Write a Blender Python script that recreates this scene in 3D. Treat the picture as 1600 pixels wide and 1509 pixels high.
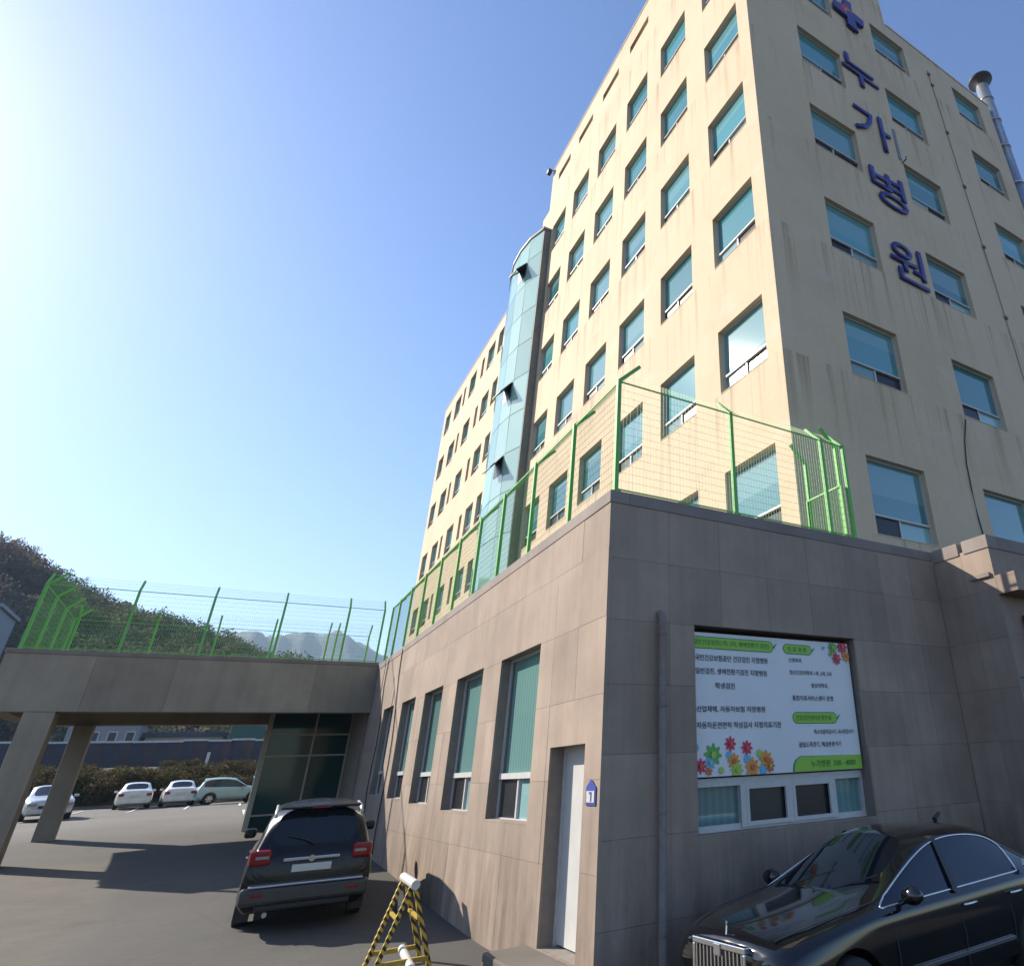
import bpy, bmesh, math, random
import numpy as np
from mathutils import Matrix, Vector, Euler
from math import radians, sin, cos, pi, sqrt, atan2

random.seed(7)
np.random.seed(7)
SC = bpy.context.scene
COL = SC.collection
for _o in list(bpy.data.objects):
    bpy.data.objects.remove(_o)

# ------------------------------------------------------------------ camera
_R = [[0.8256385704380931, -0.5626493589564279, -0.04179294044289108],
      [-0.22896491152957388, -0.40184311301430703, 0.8866212166484769],
      [0.5156510644740265, 0.7224595569226638, 0.4606041340651554]]
cam = bpy.data.cameras.new('camera')
cam.sensor_fit = 'HORIZONTAL'
cam.sensor_width = 36.0
cam.lens = 1018.965 * 36.0 / 1600.0
cam.shift_x = -324.82 / 1600.0
cam.shift_y = -85.79 / 1600.0
cam.clip_start = 0.05
cam.clip_end = 9000
camo = bpy.data.objects.new('camera', cam)
COL.objects.link(camo)
_m = Matrix(((_R[0][0], _R[1][0], -_R[2][0], 0), (_R[0][1], _R[1][1], -_R[2][1], 0),
             (_R[0][2], _R[1][2], -_R[2][2], 0), (0, 0, 0, 1)))
camo.matrix_world = Matrix.Translation((0, 0, 1.75)) @ _m
SC.camera = camo

# ------------------------------------------------------------------ world, sun, exposure
SUN_TO = Vector((-1.0, 1.22, 0.98)).normalized()      # towards the sun
EL = math.asin(SUN_TO.z)
AZ = atan2(SUN_TO.x, SUN_TO.y)
world = bpy.data.worlds.new('World')
SC.world = world
world.use_nodes = True
wn = world.node_tree.nodes
wl = world.node_tree.links
wn.clear()
sky = wn.new('ShaderNodeTexSky')
sky.sky_type = 'NISHITA'
sky.sun_disc = False
sky.sun_elevation = EL
sky.sun_rotation = AZ
sky.altitude = 0
sky.air_density = 1.0
sky.dust_density = 0.5
sky.ozone_density = 3.0
bg = wn.new('ShaderNodeBackground')
bg.inputs['Strength'].default_value = 0.112
wo = wn.new('ShaderNodeOutputWorld')
hs = wn.new('ShaderNodeHueSaturation')
hs.inputs['Saturation'].default_value = 1.12
hs.inputs['Hue'].default_value = 0.506
wl.new(sky.outputs[0], hs.inputs['Color'])
wl.new(hs.outputs[0], bg.inputs[0])
wl.new(bg.outputs[0], wo.inputs[0])

sun = bpy.data.lights.new('sun', 'SUN')
sun.energy = 4.8
sun.angle = radians(0.5)
sun.color = (1.0, 0.92, 0.79)
suno = bpy.data.objects.new('sun', sun)
COL.objects.link(suno)
suno.rotation_euler = (-SUN_TO).to_track_quat('-Z', 'Y').to_euler()

SC.view_settings.view_transform = 'Standard'
SC.view_settings.look = 'None'
SC.view_settings.exposure = 1.02
SC.view_settings.gamma = 1.0
SC.view_settings.use_curve_mapping = False
SC.render.engine = 'CYCLES'
SC.cycles.use_denoising = True
SC.cycles.max_bounces = 8
SC.cycles.diffuse_bounces = 4
SC.cycles.volume_bounces = 0
SC.cycles.caustics_reflective = False
SC.cycles.caustics_refractive = False


# ------------------------------------------------------------------ mesh helpers
class MB:
    def __init__(s):
        s.v = []
        s.f = []

    def quad(s, a, b, c, d):
        n = len(s.v)
        s.v += [tuple(a), tuple(b), tuple(c), tuple(d)]
        s.f.append((n, n + 1, n + 2, n + 3))
        return s

    def poly(s, pts):
        n = len(s.v)
        s.v += [tuple(p) for p in pts]
        s.f.append(tuple(range(n, n + len(pts))))
        return s

    def box(s, x0, x1, y0, y1, z0, z1):
        n = len(s.v)
        s.v += [(x0, y0, z0), (x1, y0, z0), (x1, y1, z0), (x0, y1, z0), (x0, y0, z1), (x1, y0, z1), (x1, y1, z1), (x0, y1, z1)]
        for q in ((0, 3, 2, 1), (4, 5, 6, 7), (0, 1, 5, 4), (1, 2, 6, 5), (2, 3, 7, 6), (3, 0, 4, 7)):
            s.f.append(tuple(n + i for i in q))
        return s

    def tube(s, pts, r, n=8, cap=True):
        pts = [Vector(p) for p in pts]
        rr = r if isinstance(r, (list, tuple)) else [r] * len(pts)
        base = len(s.v)
        up = None
        for i, p in enumerate(pts):
            t = (pts[min(i + 1, len(pts) - 1)] - pts[max(i - 1, 0)]).normalized()
            if up is None:
                up = Vector((0, 0, 1)) if abs(t.z) < 0.95 else Vector((0, 1, 0))
            a = t.cross(up)
            if a.length < 1e-5:
                a = t.cross(Vector((1, 0, 0)))
            a.normalize()
            b = t.cross(a).normalized()
            up = -b if False else up
            for k in range(n):
                th = 2 * pi * (k + .5) / n
                s.v.append(tuple(p + a * cos(th) * rr[i] + b * sin(th) * rr[i]))
        for i in range(len(pts) - 1):
            for k in range(n):
                k2 = (k + 1) % n
                s.f.append((base + i * n + k, base + i * n + k2, base + (i + 1) * n + k2, base + (i + 1) * n + k))
        if cap:
            s.f.append(tuple(base + k for k in range(n)))
            s.f.append(tuple(base + (len(pts) - 1) * n + k for k in range(n)))
        return s

    def bar(s, p, q, w, h=None):
        """square bar between two points"""
        return s.tube([p, q], (w if h is None else (w + h) / 2) * 0.7071, 4)

    def lathe(s, prof, n=24, axis='z', c=(0, 0, 0), close=False):
        base = len(s.v)
        m = len(prof)
        for k in range(n):
            th = 2 * pi * k / n
            for (r, h) in prof:
                if axis == 'z':
                    p = (r * cos(th), r * sin(th), h)
                elif axis == 'y':
                    p = (r * cos(th), h, r * sin(th))
                else:
                    p = (h, r * cos(th), r * sin(th))
                s.v.append((p[0] + c[0], p[1] + c[1], p[2] + c[2]))
        for k in range(n):
            k2 = (k + 1) % n
            for j in range(m - 1 if not close else m):
                j2 = (j + 1) % m
                s.f.append((base + k * m + j, base + k2 * m + j, base + k2 * m + j2, base + k * m + j2))
        return s

    def mesh(s, name='m', smooth=False):
        me = bpy.data.meshes.new(name)
        me.from_pydata(s.v, [], s.f)
        me.update()
        if smooth:
            me.polygons.foreach_set('use_smooth', [True] * len(me.polygons))
        return me


def fixn(me):
    bm = bmesh.new()
    bm.from_mesh(me)
    bmesh.ops.remove_doubles(bm, verts=bm.verts, dist=1e-5)
    bmesh.ops.recalc_face_normals(bm, faces=bm.faces)
    bm.to_mesh(me)
    bm.free()
    return me


PW = {}       # world matrices of parents


def wmat(o):
    return PW.get(o.name, Matrix.Identity(4))


def put(name, me, mat, parent=None, loc=None, rz=0.0, local=False, bevel=0.0, kind=None, rot=None):
    """link a mesh object. loc/rz are world placements unless local."""
    if isinstance(me, MB):
        me = me.mesh(name)
    o = bpy.data.objects.new(name, me)
    COL.objects.link(o)
    if mat is not None and len(me.materials) == 0:
        me.materials.append(mat)
    if loc is not None:
        o.location = loc
    if rot is not None:
        o.rotation_euler = rot
    elif rz:
        o.rotation_euler = (0, 0, rz)
    own = Matrix.Translation(o.location) @ o.rotation_euler.to_matrix().to_4x4()
    if parent is not None:
        o.parent = parent
        if not local:
            o.matrix_parent_inverse = wmat(parent).inverted()
            PW[o.name] = own
        else:
            PW[o.name] = wmat(parent) @ own
    else:
        PW[o.name] = own
    if bevel:
        b = o.modifiers.new('bevel', 'BEVEL')
        b.width = bevel
        b.segments = 2
        b.limit_method = 'ANGLE'
    if kind:
        o['kind'] = kind
    return o


def thing(name, label, cat, loc=(0, 0, 0), rz=0.0, group=None):
    o = bpy.data.objects.new(name, None)
    o.empty_display_size = 0.2
    COL.objects.link(o)
    o.location = loc
    o.rotation_euler = (0, 0, rz)
    PW[o.name] = Matrix.Translation(loc) @ Matrix.Rotation(rz, 4, 'Z')
    return tag(o, label, cat, group)


def tag(o, label, cat, group=None):
    o['label'] = label
    o['category'] = cat
    if group:
        o['group'] = group
    return o


def struct(o):
    o['kind'] = 'structure'
    return o


def copy_tree(o, parent=None, loc=None, rz=None):
    c = o.copy()
    COL.objects.link(c)
    if parent is not None:
        c.parent = parent
    if loc is not None:
        c.location = loc
    if rz is not None:
        c.rotation_euler = (0, 0, rz)
    for ch in o.children:
        copy_tree(ch, c)
    return c


# ------------------------------------------------------------------ materials
class NT:
    def __init__(s, name):
        s.m = bpy.data.materials.new(name)
        s.m.use_nodes = True
        s.t = s.m.node_tree
        s.n = s.t.nodes
        s.b = s.n['Principled BSDF']

    def new(s, t, **kw):
        n = s.n.new(t)
        for k, v in kw.items():
            setattr(n, k, v)
        return n

    def lk(s, a, b):
        s.t.links.new(a, b)

    def pos(s):
        return s.new('ShaderNodeNewGeometry').outputs['Position']

    def obj(s):
        return s.new('ShaderNodeTexCoord').outputs['Object']

    def mapped(s, vec, scale):
        m = s.new('ShaderNodeMapping')
        m.inputs['Scale'].default_value = scale
        s.lk(vec, m.inputs['Vector'])
        return m.outputs[0]

    def noise(s, vec, scale, detail=4, rough=.55):
        n = s.new('ShaderNodeTexNoise')
        n.inputs['Scale'].default_value = scale
        n.inputs['Detail'].default_value = detail
        n.inputs['Roughness'].default_value = rough
        s.lk(vec, n.inputs['Vector'])
        return n.outputs['Fac']

    def ramp(s, fac, stops):
        r = s.new('ShaderNodeValToRGB')
        el = r.color_ramp.elements
        while len(el) < len(stops):
            el.new(0.5)
        for e, (p, c) in zip(el, stops):
            e.position = p
            e.color = (c, c, c, 1) if not isinstance(c, (tuple, list)) else (*c, 1)
        s.lk(fac, r.inputs[0])
        return r.outputs[0]

    def mix(s, fac, a, b, mode='MIX'):
        m = s.new('ShaderNodeMix', data_type='RGBA', blend_type=mode)
        for sock, val in ((m.inputs['Factor'], fac), (m.inputs['A'], a), (m.inputs['B'], b)):
            if isinstance(val, (int, float)):
                sock.default_value = val
            elif isinstance(val, (tuple, list)):
                sock.default_value = (*val, 1)
            else:
                s.lk(val, sock)
        return m.outputs['Result']

    def math(s, op, a, b=0.0, clamp=False):
        m = s.new('ShaderNodeMath', operation=op)
        m.use_clamp = clamp
        for i, val in enumerate((a, b)):
            if isinstance(val, (int, float)):
                m.inputs[i].default_value = val
            else:
                s.lk(val, m.inputs[i])
        return m.outputs[0]

    def sep(s, vec):
        n = s.new('ShaderNodeSeparateXYZ')
        s.lk(vec, n.inputs[0])
        return n.outputs

    def bump(s, h, strength=.3, dist=.01):
        b = s.new('ShaderNodeBump')
        b.inputs['Strength'].default_value = strength
        b.inputs['Distance'].default_value = dist
        s.lk(h, b.inputs['Height'])
        s.lk(b.outputs[0], s.b.inputs['Normal'])

    def col(s, c):
        if isinstance(c, (tuple, list)):
            s.b.inputs['Base Color'].default_value = (*c, 1)
        else:
            s.lk(c, s.b.inputs['Base Color'])
        return s

    def set(s, **kw):
        for k, v in kw.items():
            s.b.inputs[k.replace('_', ' ')].default_value = v
        return s


def simple(name, c, rough=.6, var=.12, scale=6, bump=0, metal=0, objspace=False, **kw):
    n = NT(name)
    p = n.obj() if objspace else n.pos()
    f = n.noise(p, scale, 5, .6)
    lo = tuple(x * (1 - var) for x in c)
    hi = tuple(min(1, x * (1 + var)) for x in c)
    n.col(n.ramp(f, [(.3, lo), (.7, hi)]))
    n.set(Roughness=rough, Metallic=metal)
    for k, v in kw.items():
        n.b.inputs[k.replace('_', ' ')].default_value = v
    if bump:
        n.bump(n.noise(p, scale * 8, 4), bump, .004)
    return n.m


def flat(name, c, rough=.5, metal=0):
    n = NT(name)
    n.col(c)
    n.set(Roughness=rough, Metallic=metal)
    return n.m


def plaster():
    n = NT('cream_plaster')
    p = n.pos()
    s = n.sep(p)
    big = n.noise(p, .35, 5, .6)
    base = n.ramp(big, [(.25, (.57, .43, .285)), (.5, (.64, .49, .33)), (.8, (.67, .525, .36))])
    fine = n.noise(p, 18, 5, .6)
    base = n.mix(.16, base, n.ramp(fine, [(.3, .35), (.7, .95)]), 'MULTIPLY')
    streak = n.noise(n.mapped(p, (3.6, 3.6, .12)), 1.0, 6, .65)
    st = n.ramp(streak, [(.52, 0.), (.68, 1.)])
    # rain runs hang below each row of sills
    fr = n.math('FRACT', n.math('DIVIDE', n.math('SUBTRACT', 28.531, s[2]), 4.425))
    run = n.math('SUBTRACT', 1.0, n.math('MULTIPLY', fr, 1.7), True)
    amt = n.math('MULTIPLY', st, n.math('ADD', n.math('MULTIPLY', run, .62), .04))
    col = n.mix(amt, base, (.24, .165, .09))
    patch = n.noise(n.mapped(p, (.5, .5, .9)), 1.1, 3, .5)
    col = n.mix(n.ramp(patch, [(.62, 0.), (.68, .35)]), col, (.60, .53, .42))
    n.col(col)
    n.set(Roughness=.85)
    n.bump(n.mix(.5, fine, big), .25, .01)
    return n.m


def concrete(name, c, stain=(.12, .085, .06), board=7.0, dirt=0.55, base_z=0.0):
    n = NT(name)
    p = n.pos()
    s = n.sep(p)
    big = n.noise(p, .8, 6, .62)
    lo = tuple(x * .78 for x in c)
    hi = tuple(x * 1.14 for x in c)
    base = n.ramp(big, [(.28, lo), (.72, hi)])
    brd = n.noise(n.mapped(p, (board, board, .16)), 1.0, 5, .6)
    base = n.mix(.34, base, n.ramp(brd, [(.3, .66), (.5, .95), (.7, 1.08)]), 'MULTIPLY')
    grain = n.noise(p, 60, 4, .7)
    base = n.mix(.25, base, n.ramp(grain, [(.25, .55), (.7, 1.1)]), 'MULTIPLY')
    run = n.noise(n.mapped(p, (1.9, 1.9, .42)), 1.0, 7, .72)
    low = n.math('SUBTRACT', 1.0, n.math('DIVIDE', n.math('SUBTRACT', s[2], base_z), 2.3), True)
    amt = n.math('MULTIPLY', n.ramp(run, [(.38, 0.), (.7, 1.)]), n.math('ADD', n.math('MULTIPLY', low, dirt), .10))
    col = n.mix(amt, base, stain)
    tone = n.new('ShaderNodeObjectInfo').outputs['Random']
    col = n.mix(1.0, col, n.ramp(tone, [(0., .87), (1., 1.08)]), 'MULTIPLY')
    n.col(col)
    n.set(Roughness=.9)
    pit = n.noise(p, 22, 3, .5)
    n.bump(n.mix(.5, grain, pit), .35, .006)
    return n.m


def asphalt():
    n = NT('asphalt')
    p = n.pos()
    big = n.noise(p, .22, 6, .6)
    base = n.ramp(big, [(.3, (.06, .056, .05)), (.7, (.088, .082, .073))])
    sp = n.noise(p, 160, 2, .6)
    base = n.mix(.45, base, n.ramp(sp, [(.3, .5), (.7, 1.25)]), 'MULTIPLY')
    pat = n.noise(p, 1.7, 5, .7)
    base = n.mix(n.ramp(pat, [(.60, 0.), (.7, .5)]), base, (.045, .042, .038))
    v = n.new('ShaderNodeTexVoronoi', feature='DISTANCE_TO_EDGE')
    v.inputs['Scale'].default_value = .45
    n.lk(n.mix(.25, p, n.new('ShaderNodeTexNoise').outputs['Color']), v.inputs['Vector'])
    crack = n.ramp(v.outputs['Distance'], [(.0, 1.), (.008, 0.)])
    base = n.mix(n.math('MULTIPLY', crack, .35), base, (.025, .023, .021))
    # an older concrete apron lies to the left of the drive
    s = n.sep(p)
    wob = n.math('MULTIPLY', n.math('SUBTRACT', n.noise(p, .6, 5, .6), .5), 1.2)
    edge = n.math('ADD', n.math('ADD', s[0], n.math('MULTIPLY', s[1], .035)), n.math('ADD', wob, .35))
    inside = n.math('MULTIPLY', n.math('MULTIPLY', edge, -1.6, True), n.math('MULTIPLY', n.math('SUBTRACT', 26.4, s[1]), 2.0, True))
    conc = n.ramp(n.noise(p, .9, 6, .65), [(.3, (.075, .062, .047)), (.7, (.12, .10, .077))])
    conc = n.mix(.3, conc, n.ramp(sp, [(.3, .6), (.7, 1.2)]), 'MULTIPLY')
    base = n.mix(n.math('MULTIPLY', inside, .85), base, conc)
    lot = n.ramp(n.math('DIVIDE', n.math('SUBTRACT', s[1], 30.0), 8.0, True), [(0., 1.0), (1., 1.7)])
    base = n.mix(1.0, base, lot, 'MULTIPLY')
    mot = n.noise(p, 7.0, 6, .75)
    base = n.mix(.5, base, n.ramp(mot, [(.3, .72), (.7, 1.2)]), 'MULTIPLY')
    oil = n.noise(p, .75, 4, .75)
    base = n.mix(n.ramp(oil, [(.60, 0.), (.74, .6)]), base, (.03, .026, .022))
    n.col(base)
    n.set(Roughness=.92)
    n.bump(sp, .4, .006)
    return n.m


def glass(name, c, rough=.04, ior=1.9, var=.25, blinds=0.0, roller=False):
    """tinted, mirror-coated window glass with pale blinds close behind"""
    n = NT(name)
    oi = n.new('ShaderNodeObjectInfo').outputs['Random']
    lo = tuple(x * (1 - var) for x in c)
    hi = tuple(min(1, x * (1 + var)) for x in c)
    col = n.ramp(oi, [(0., lo), (1., hi)])
    if blinds:
        s = n.sep(n.obj())
        w = n.new('ShaderNodeTexWave', wave_type='BANDS', bands_direction='X')
        w.inputs['Scale'].default_value = 2.6
        w.inputs['Distortion'].default_value = .6
        n.lk(n.obj(), w.inputs['Vector'])
        col = n.mix(blinds, col, n.ramp(w.outputs['Fac'], [(.2, .55), (.8, 1.15)]), 'MULTIPLY')
    if roller:
        # some rooms have a pale roller blind part of the way down
        s = n.sep(n.obj())
        r2 = n.math('FRACT', n.math('MULTIPLY', oi, 7.31))
        lvl = n.math('ADD', n.math('MULTIPLY', r2, 1.6), .55)
        down = n.math('MULTIPLY', n.math('GREATER_THAN', s[2], lvl), .42)
        col = n.mix(down, col, (.20, .36, .36))
    n.col(col)
    n.set(Roughness=rough, IOR=ior)
    n.bump(n.noise(n.pos(), .8, 2), .025, .02)
    return n.m


def car_paint(name, c, rough=.22, flake=.0):
    n = NT(name)
    n.col(n.mix(.5, c, n.ramp(n.noise(n.obj(), 2.5, 4), [(.3, tuple(x * .85 for x in c)), (.7, tuple(min(1, x * 1.12) for x in c))])))
    dust = n.noise(n.obj(), 5, 5, .7)
    r = n.new('ShaderNodeMapRange')
    r.inputs['To Min'].default_value = rough * .7
    r.inputs['To Max'].default_value = rough * 1.5
    n.lk(dust, r.inputs['Value'])
    n.lk(r.outputs[0], n.b.inputs['Roughness'])
    n.set(IOR=1.5, Metallic=flake, Coat_Weight=.5, Coat_Roughness=.04)
    return n.m


def stripes(name, a, b, scale):
    n = NT(name)
    w = n.new('ShaderNodeTexWave', wave_type='BANDS', bands_direction='DIAGONAL')
    w.inputs['Scale'].default_value = scale
    n.lk(n.obj(), w.inputs['Vector'])
    wear = n.noise(n.obj(), 25, 4, .7)
    c = n.ramp(w.outputs['Fac'], [(.49, a), (.51, b)])
    c = n.mix(n.ramp(wear, [(.55, 0.), (.75, .45)]), c, (.16, .12, .07))
    n.col(c)
    n.set(Roughness=.55)
    return n.m


def foliage(name, attr=True, c=(.05, .07, .03)):
    n = NT(name)
    if attr:
        a = n.new('ShaderNodeAttribute', attribute_name='tint')
        col = a.outputs['Color']
    else:
        oi = n.new('ShaderNodeObjectInfo').outputs['Random']
        col = n.ramp(oi, [(0, tuple(x * .7 for x in c)), (1, tuple(x * 1.4 for x in c))])
    n.col(col)
    n.set(Roughness=.8)
    n.b.inputs['Specular IOR Level'].default_value = .2
    tr = n.new('ShaderNodeBsdfTranslucent')
    n.lk(col, tr.inputs['Color'])
    mx = n.new('ShaderNodeMixShader')
    mx.inputs[0].default_value = .42
    n.lk(n.b.outputs[0], mx.inputs[1])
    n.lk(tr.outputs[0], mx.inputs[2])
    n.lk(mx.outputs[0], n.n['Material Output'].inputs['Surface'])
    return n.m


M = {}
M['plaster'] = plaster()
M['concrete'] = concrete('raw_concrete', (.35, .268, .21), dirt=.95, base_z=-.4)
M['concrete_beam'] = concrete('weathered_concrete', (.32, .275, .215), board=3.0, dirt=.2, base_z=0)
M['coping'] = concrete('coping_concrete', (.27, .225, .20), dirt=.0, board=1.5)
M['core'] = simple('wall_core', (.22, .19, .165), .9)
M['roofing'] = simple('roof_felt', (.22, .22, .21), .9)
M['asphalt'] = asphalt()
M['apron'] = concrete('apron_concrete', (.14, .12, .097), stain=(.075, .06, .045), board=.9, dirt=0.25, base_z=-2)
M['line'] = simple('road_paint', (.62, .61, .57), .7, .25, 14)
M['win_lit'] = glass('window_glass', (.055, .215, .225), .05, 2.05, .38, .12, True)
M['win_low'] = glass('sash_glass', (.20, .33, .33), .05, 1.7, .45, 0)
M['win_dark'] = glass('dark_glass_and_gap_shade', (.022, .024, .027), .25, 1.4, .4, 0)  # dark glass colour; also paints the room's shade into open sashes
M['win_pod'] = glass('podium_glass', (.13, .25, .235), .05, 1.8, .2, .3)
M['frame'] = simple('aluminium_frame', (.50, .49, .475), .45, .08, 20)
M['frame_dark'] = simple('bronze_frame', (.16, .14, .12), .5, .1, 20)
M['tower_glass'] = glass('tower_glass', (.33, .52, .43), .035, 2.1, .16, 0)
M['mullion'] = simple('mullion_metal', (.27, .33, .31), .4, .1, 20)
M['fin'] = simple('grey_fin', (.17, .17, .155), .6, .15, 3)
M['green'] = simple('green_fence_paint', (.13, .42, .085), .6, .14, 30)
M['wire'] = simple('green_fence_wire', (.17, .43, .10), .5, .14, 30)
M['blue'] = flat('blue_sign_letter', (.022, .02, .19), .35)
M['steel'] = simple('galvanised_steel', (.46, .49, .54), .32, .15, 9, metal=.8)
M['steel_cap'] = simple('sooty_steel', (.05, .05, .055), .55, .2, 9, metal=.3)
M['black_paint'] = car_paint('black_car_paint', (.003, .003, .0037), .09)
M['suv_paint'] = car_paint('charcoal_car_paint', (.008, .0075, .0075), .24)
M['suv_paint'].node_tree.nodes['Principled BSDF'].inputs['Coat Weight'].default_value = .12
M['suv_paint'].node_tree.nodes['Principled BSDF'].inputs['IOR'].default_value = 1.38
M['white_paint'] = car_paint('white_car_paint', (.62, .63, .60), .25)
M['silver_paint'] = car_paint('silver_car_paint', (.46, .49, .51), .28, .3)
M['mint_paint'] = car_paint('mint_car_paint', (.36, .50, .46), .28)
M['car_glass'] = flat('car_glass', (.008, .011, .016), .04)
M['car_glass_side'] = flat('car_glass_side', (.010, .014, .030), .05)
M['rubber'] = simple('tyre_rubber', (.018, .018, .018), .8, .2, 30, objspace=True)
M['chrome'] = flat('chrome', (.72, .73, .75), .12, 1.0)
M['alloy'] = simple('alloy', (.55, .56, .58), .3, .08, 20, metal=.8, objspace=True)
M['plastic'] = simple('black_plastic', (.022, .022, .023), .55, .2, 20, objspace=True)
M['cladding'] = simple('silver_cladding', (.06, .058, .056), .38, .1, 10, metal=.2, objspace=True)
M['tail'] = flat('tail_lamp_red', (.22, .01, .012), .1)
M['lampglass'] = flat('lamp_glass', (.26, .27, .26), .06)
M['plate'] = flat('number_plate', (.55, .57, .55), .4)
M['hazard'] = stripes('hazard_stripes', (.55, .36, .03), (.02, .018, .015), 6.5)
M['yellow'] = simple('dirty_yellow', (.40, .27, .03), .55, .25, 22, objspace=True)
M['white'] = simple('white_plastic', (.52, .51, .46), .45, .08, 14, objspace=True)
M['door'] = simple('white_steel_door', (.50, .49, .465), .45, .06, 3)
M['banner'] = simple('banner_vinyl', (.66, .67, .68), .45, .03, 2)
M['b_green'] = flat('banner_green', (.24, .50, .04), .45)
M['b_edge'] = flat('banner_dark_green', (.03, .17, .10), .45)
M['b_text'] = flat('banner_text', (.045, .04, .06), .5)
M['b_gtext'] = flat('banner_green_text', (.04, .16, .01), .5)
for _n, _c in dict(red=(.55, .02, .09), orange=(.66, .27, .03), fgreen=(.10, .36, .06), sky=(.10, .40, .62), olive=(.38, .50, .08), brick=(.55, .12, .03)).items():
    M['fl_' + _n] = flat('flower_' + _n, _c, .5)
M['pipe'] = simple('painted_pipe', (.21, .17, .145), .85, .15, 10)
M['cable'] = flat('cable', (.03, .03, .032), .6)
M['leaf'] = foliage('shrub_leaves')
M['wood'] = simple('bark', (.09, .065, .045), .9, .25, 12)
M['hill'] = simple('hill_floor', (.075, .068, .045), .95, .35, .06)
M['mount'] = simple('mountain_forest', (.045, .055, .04), .95, .45, .012)
M['bank'] = simple('bank_litter', (.045, .038, .022), .95, .5, 1.2, bump=.6)
M['navy'] = simple('blue_panel', (.008, .011, .038), .4, .4, 1.5)
M['bluetop'] = simple('pale_blue_rail', (.42, .48, .55), .35, .2, 3)
M['whitewall'] = simple('pale_wall', (.22, .235, .25), .7, .1, 2)
M['greenwall'] = simple('green_cladding', (.008, .075, .062), .55, .15, 2)
M['darkroof'] = simple('dark_roof', (.05, .06, .09), .6, .2, 1.5)
M['redsign'] = flat('red_sign', (.35, .01, .03), .4)
M['plaque'] = flat('plaque_blue', (.05, .07, .30), .4)
M['beige_frame'] = simple('beige_frame', (.40, .36, .29), .5, .1, 6)
M['ves_glass'] = glass('vestibule_glass', (.016, .055, .05), .06, 1.33, .3, 0)

# ------------------------------------------------------------------ layout numbers (metres)
PX, PY, HP = 3.787, 8.092, 5.39         # podium corner and height
BX, BY = 9.075, 9.916                   # tower block corner
XR = 10.83                              # right wing face
YE = 26.3                               # end of the podium, face of the canopy beam

_GY = [-300, -30, 0, 8, 12, 20, 26.3, 31.5, 36, 46, 58, 62.5, 69, 75, 120, 200, 4000]
_GZ = [-1.2, -.8, -.60, -.50, -.42, -.06, .26, .58, .72, .86, 1.0, 1.06, 3.5, 3.6, 4.6, 7.5, 9.0]


def gz(y):
    return float(np.interp(y, _GY, _GZ))


# ------------------------------------------------------------------ ground
def build_ground():
    xs = [-4000, -1200, -400, -150, -70, -40] + list(np.arange(-28, 40.1, 2.0)) + [60, 120, 400, 1200, 4000]
    ys = [-900, -300, -100, -40, -20, -10] + list(np.arange(-4, 80.1, 1.0)) + [90, 105, 120, 150, 200, 400, 1200, 4000]
    b = MB()
    for y in ys:
        for x in xs:
            near = 1.0 if (-20 < x < 30 and -8 < y < 60) else 0
            h = gz(y) + near * .018 * (sin(x * .9 + 1.3 * sin(y * .5)) + sin(y * .7 + x * .33))
            b.v.append((x, y, h))
    nx = len(xs)
    for j in range(len(ys) - 1):
        for i in range(nx - 1):
            b.f.append((j * nx + i, j * nx + i + 1, (j + 1) * nx + i + 1, (j + 1) * nx + i))
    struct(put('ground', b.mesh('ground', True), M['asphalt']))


def ground_patch(name, outline, mat, lift, step=.5):
    """sheet that follows the ground inside a convex outline"""
    ys = [p[1] for p in outline]
    y0, y1 = min(ys), max(ys)
    n = max(2, int((y1 - y0) / step))
    b = MB()
    rows = []
    for k in range(n + 1):
        y = y0 + (y1 - y0) * k / n
        y = min(max(y, y0 + 1e-4), y1 - 1e-4)
        xs = []
        for a, c in zip(outline, outline[1:] + outline[:1]):
            if (a[1] - y) * (c[1] - y) < 0:
                t = (y - a[1]) / (c[1] - a[1])
                xs.append(a[0] + t * (c[0] - a[0]))
        rows.append((y, min(xs), max(xs)))
    m = 12
    for (y, xa, xb) in rows:
        for i in range(m + 1):
            x = xa + (xb - xa) * i / m
            h = gz(y) + .018 * (sin(x * .9 + 1.3 * sin(y * .5)) + sin(y * .7 + x * .33))
            b.v.append((x, y, h + lift))
    for k in range(len(rows) - 1):
        for i in range(m):
            q = k * (m + 1) + i
            b.f.append((q, q + 1, q + m + 2, q + m + 1))
    return put(name, b.mesh(name, True), mat)


build_ground()


def painted_line(x0, y0, x1, y1, w=.12):
    d = Vector((x1 - x0, y1 - y0, 0))
    L = d.length
    d.normalize()
    nrm = Vector((-d.y, d.x, 0)) * w / 2
    b = MB()
    n = max(1, int(L / .5))
    for k in range(n + 1):
        p = Vector((x0, y0, 0)) + d * L * k / n
        for s in (-1, 1):
            q = p + nrm * s
            near = 1.0 if (-20 < q.x < 30 and -8 < q.y < 60) else 0
            b.v.append((q.x, q.y, gz(q.y) + near * .018 * (sin(q.x * .9 + 1.3 * sin(q.y * .5)) + sin(q.y * .7 + q.x * .33)) + .026))
    for k in range(n):
        b.f.append((2 * k, 2 * k + 1, 2 * k + 3, 2 * k + 2))
    struct(put('parking_line', b.mesh('parking_line'), M['line']))


for x in (-8.6, -6.1, -3.55, -1.05, 1.5, 4.0):
    painted_line(x, 51.0, x + .15, 57.5)
painted_line(1.35, 35.5, 1.5, 44.0, .12)


# ------------------------------------------------------------------ facade helpers
def fp(face, plane, u, v, d):
    return (u, plane + d, v) if face == 'Y' else (plane + d, u, v)


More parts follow.
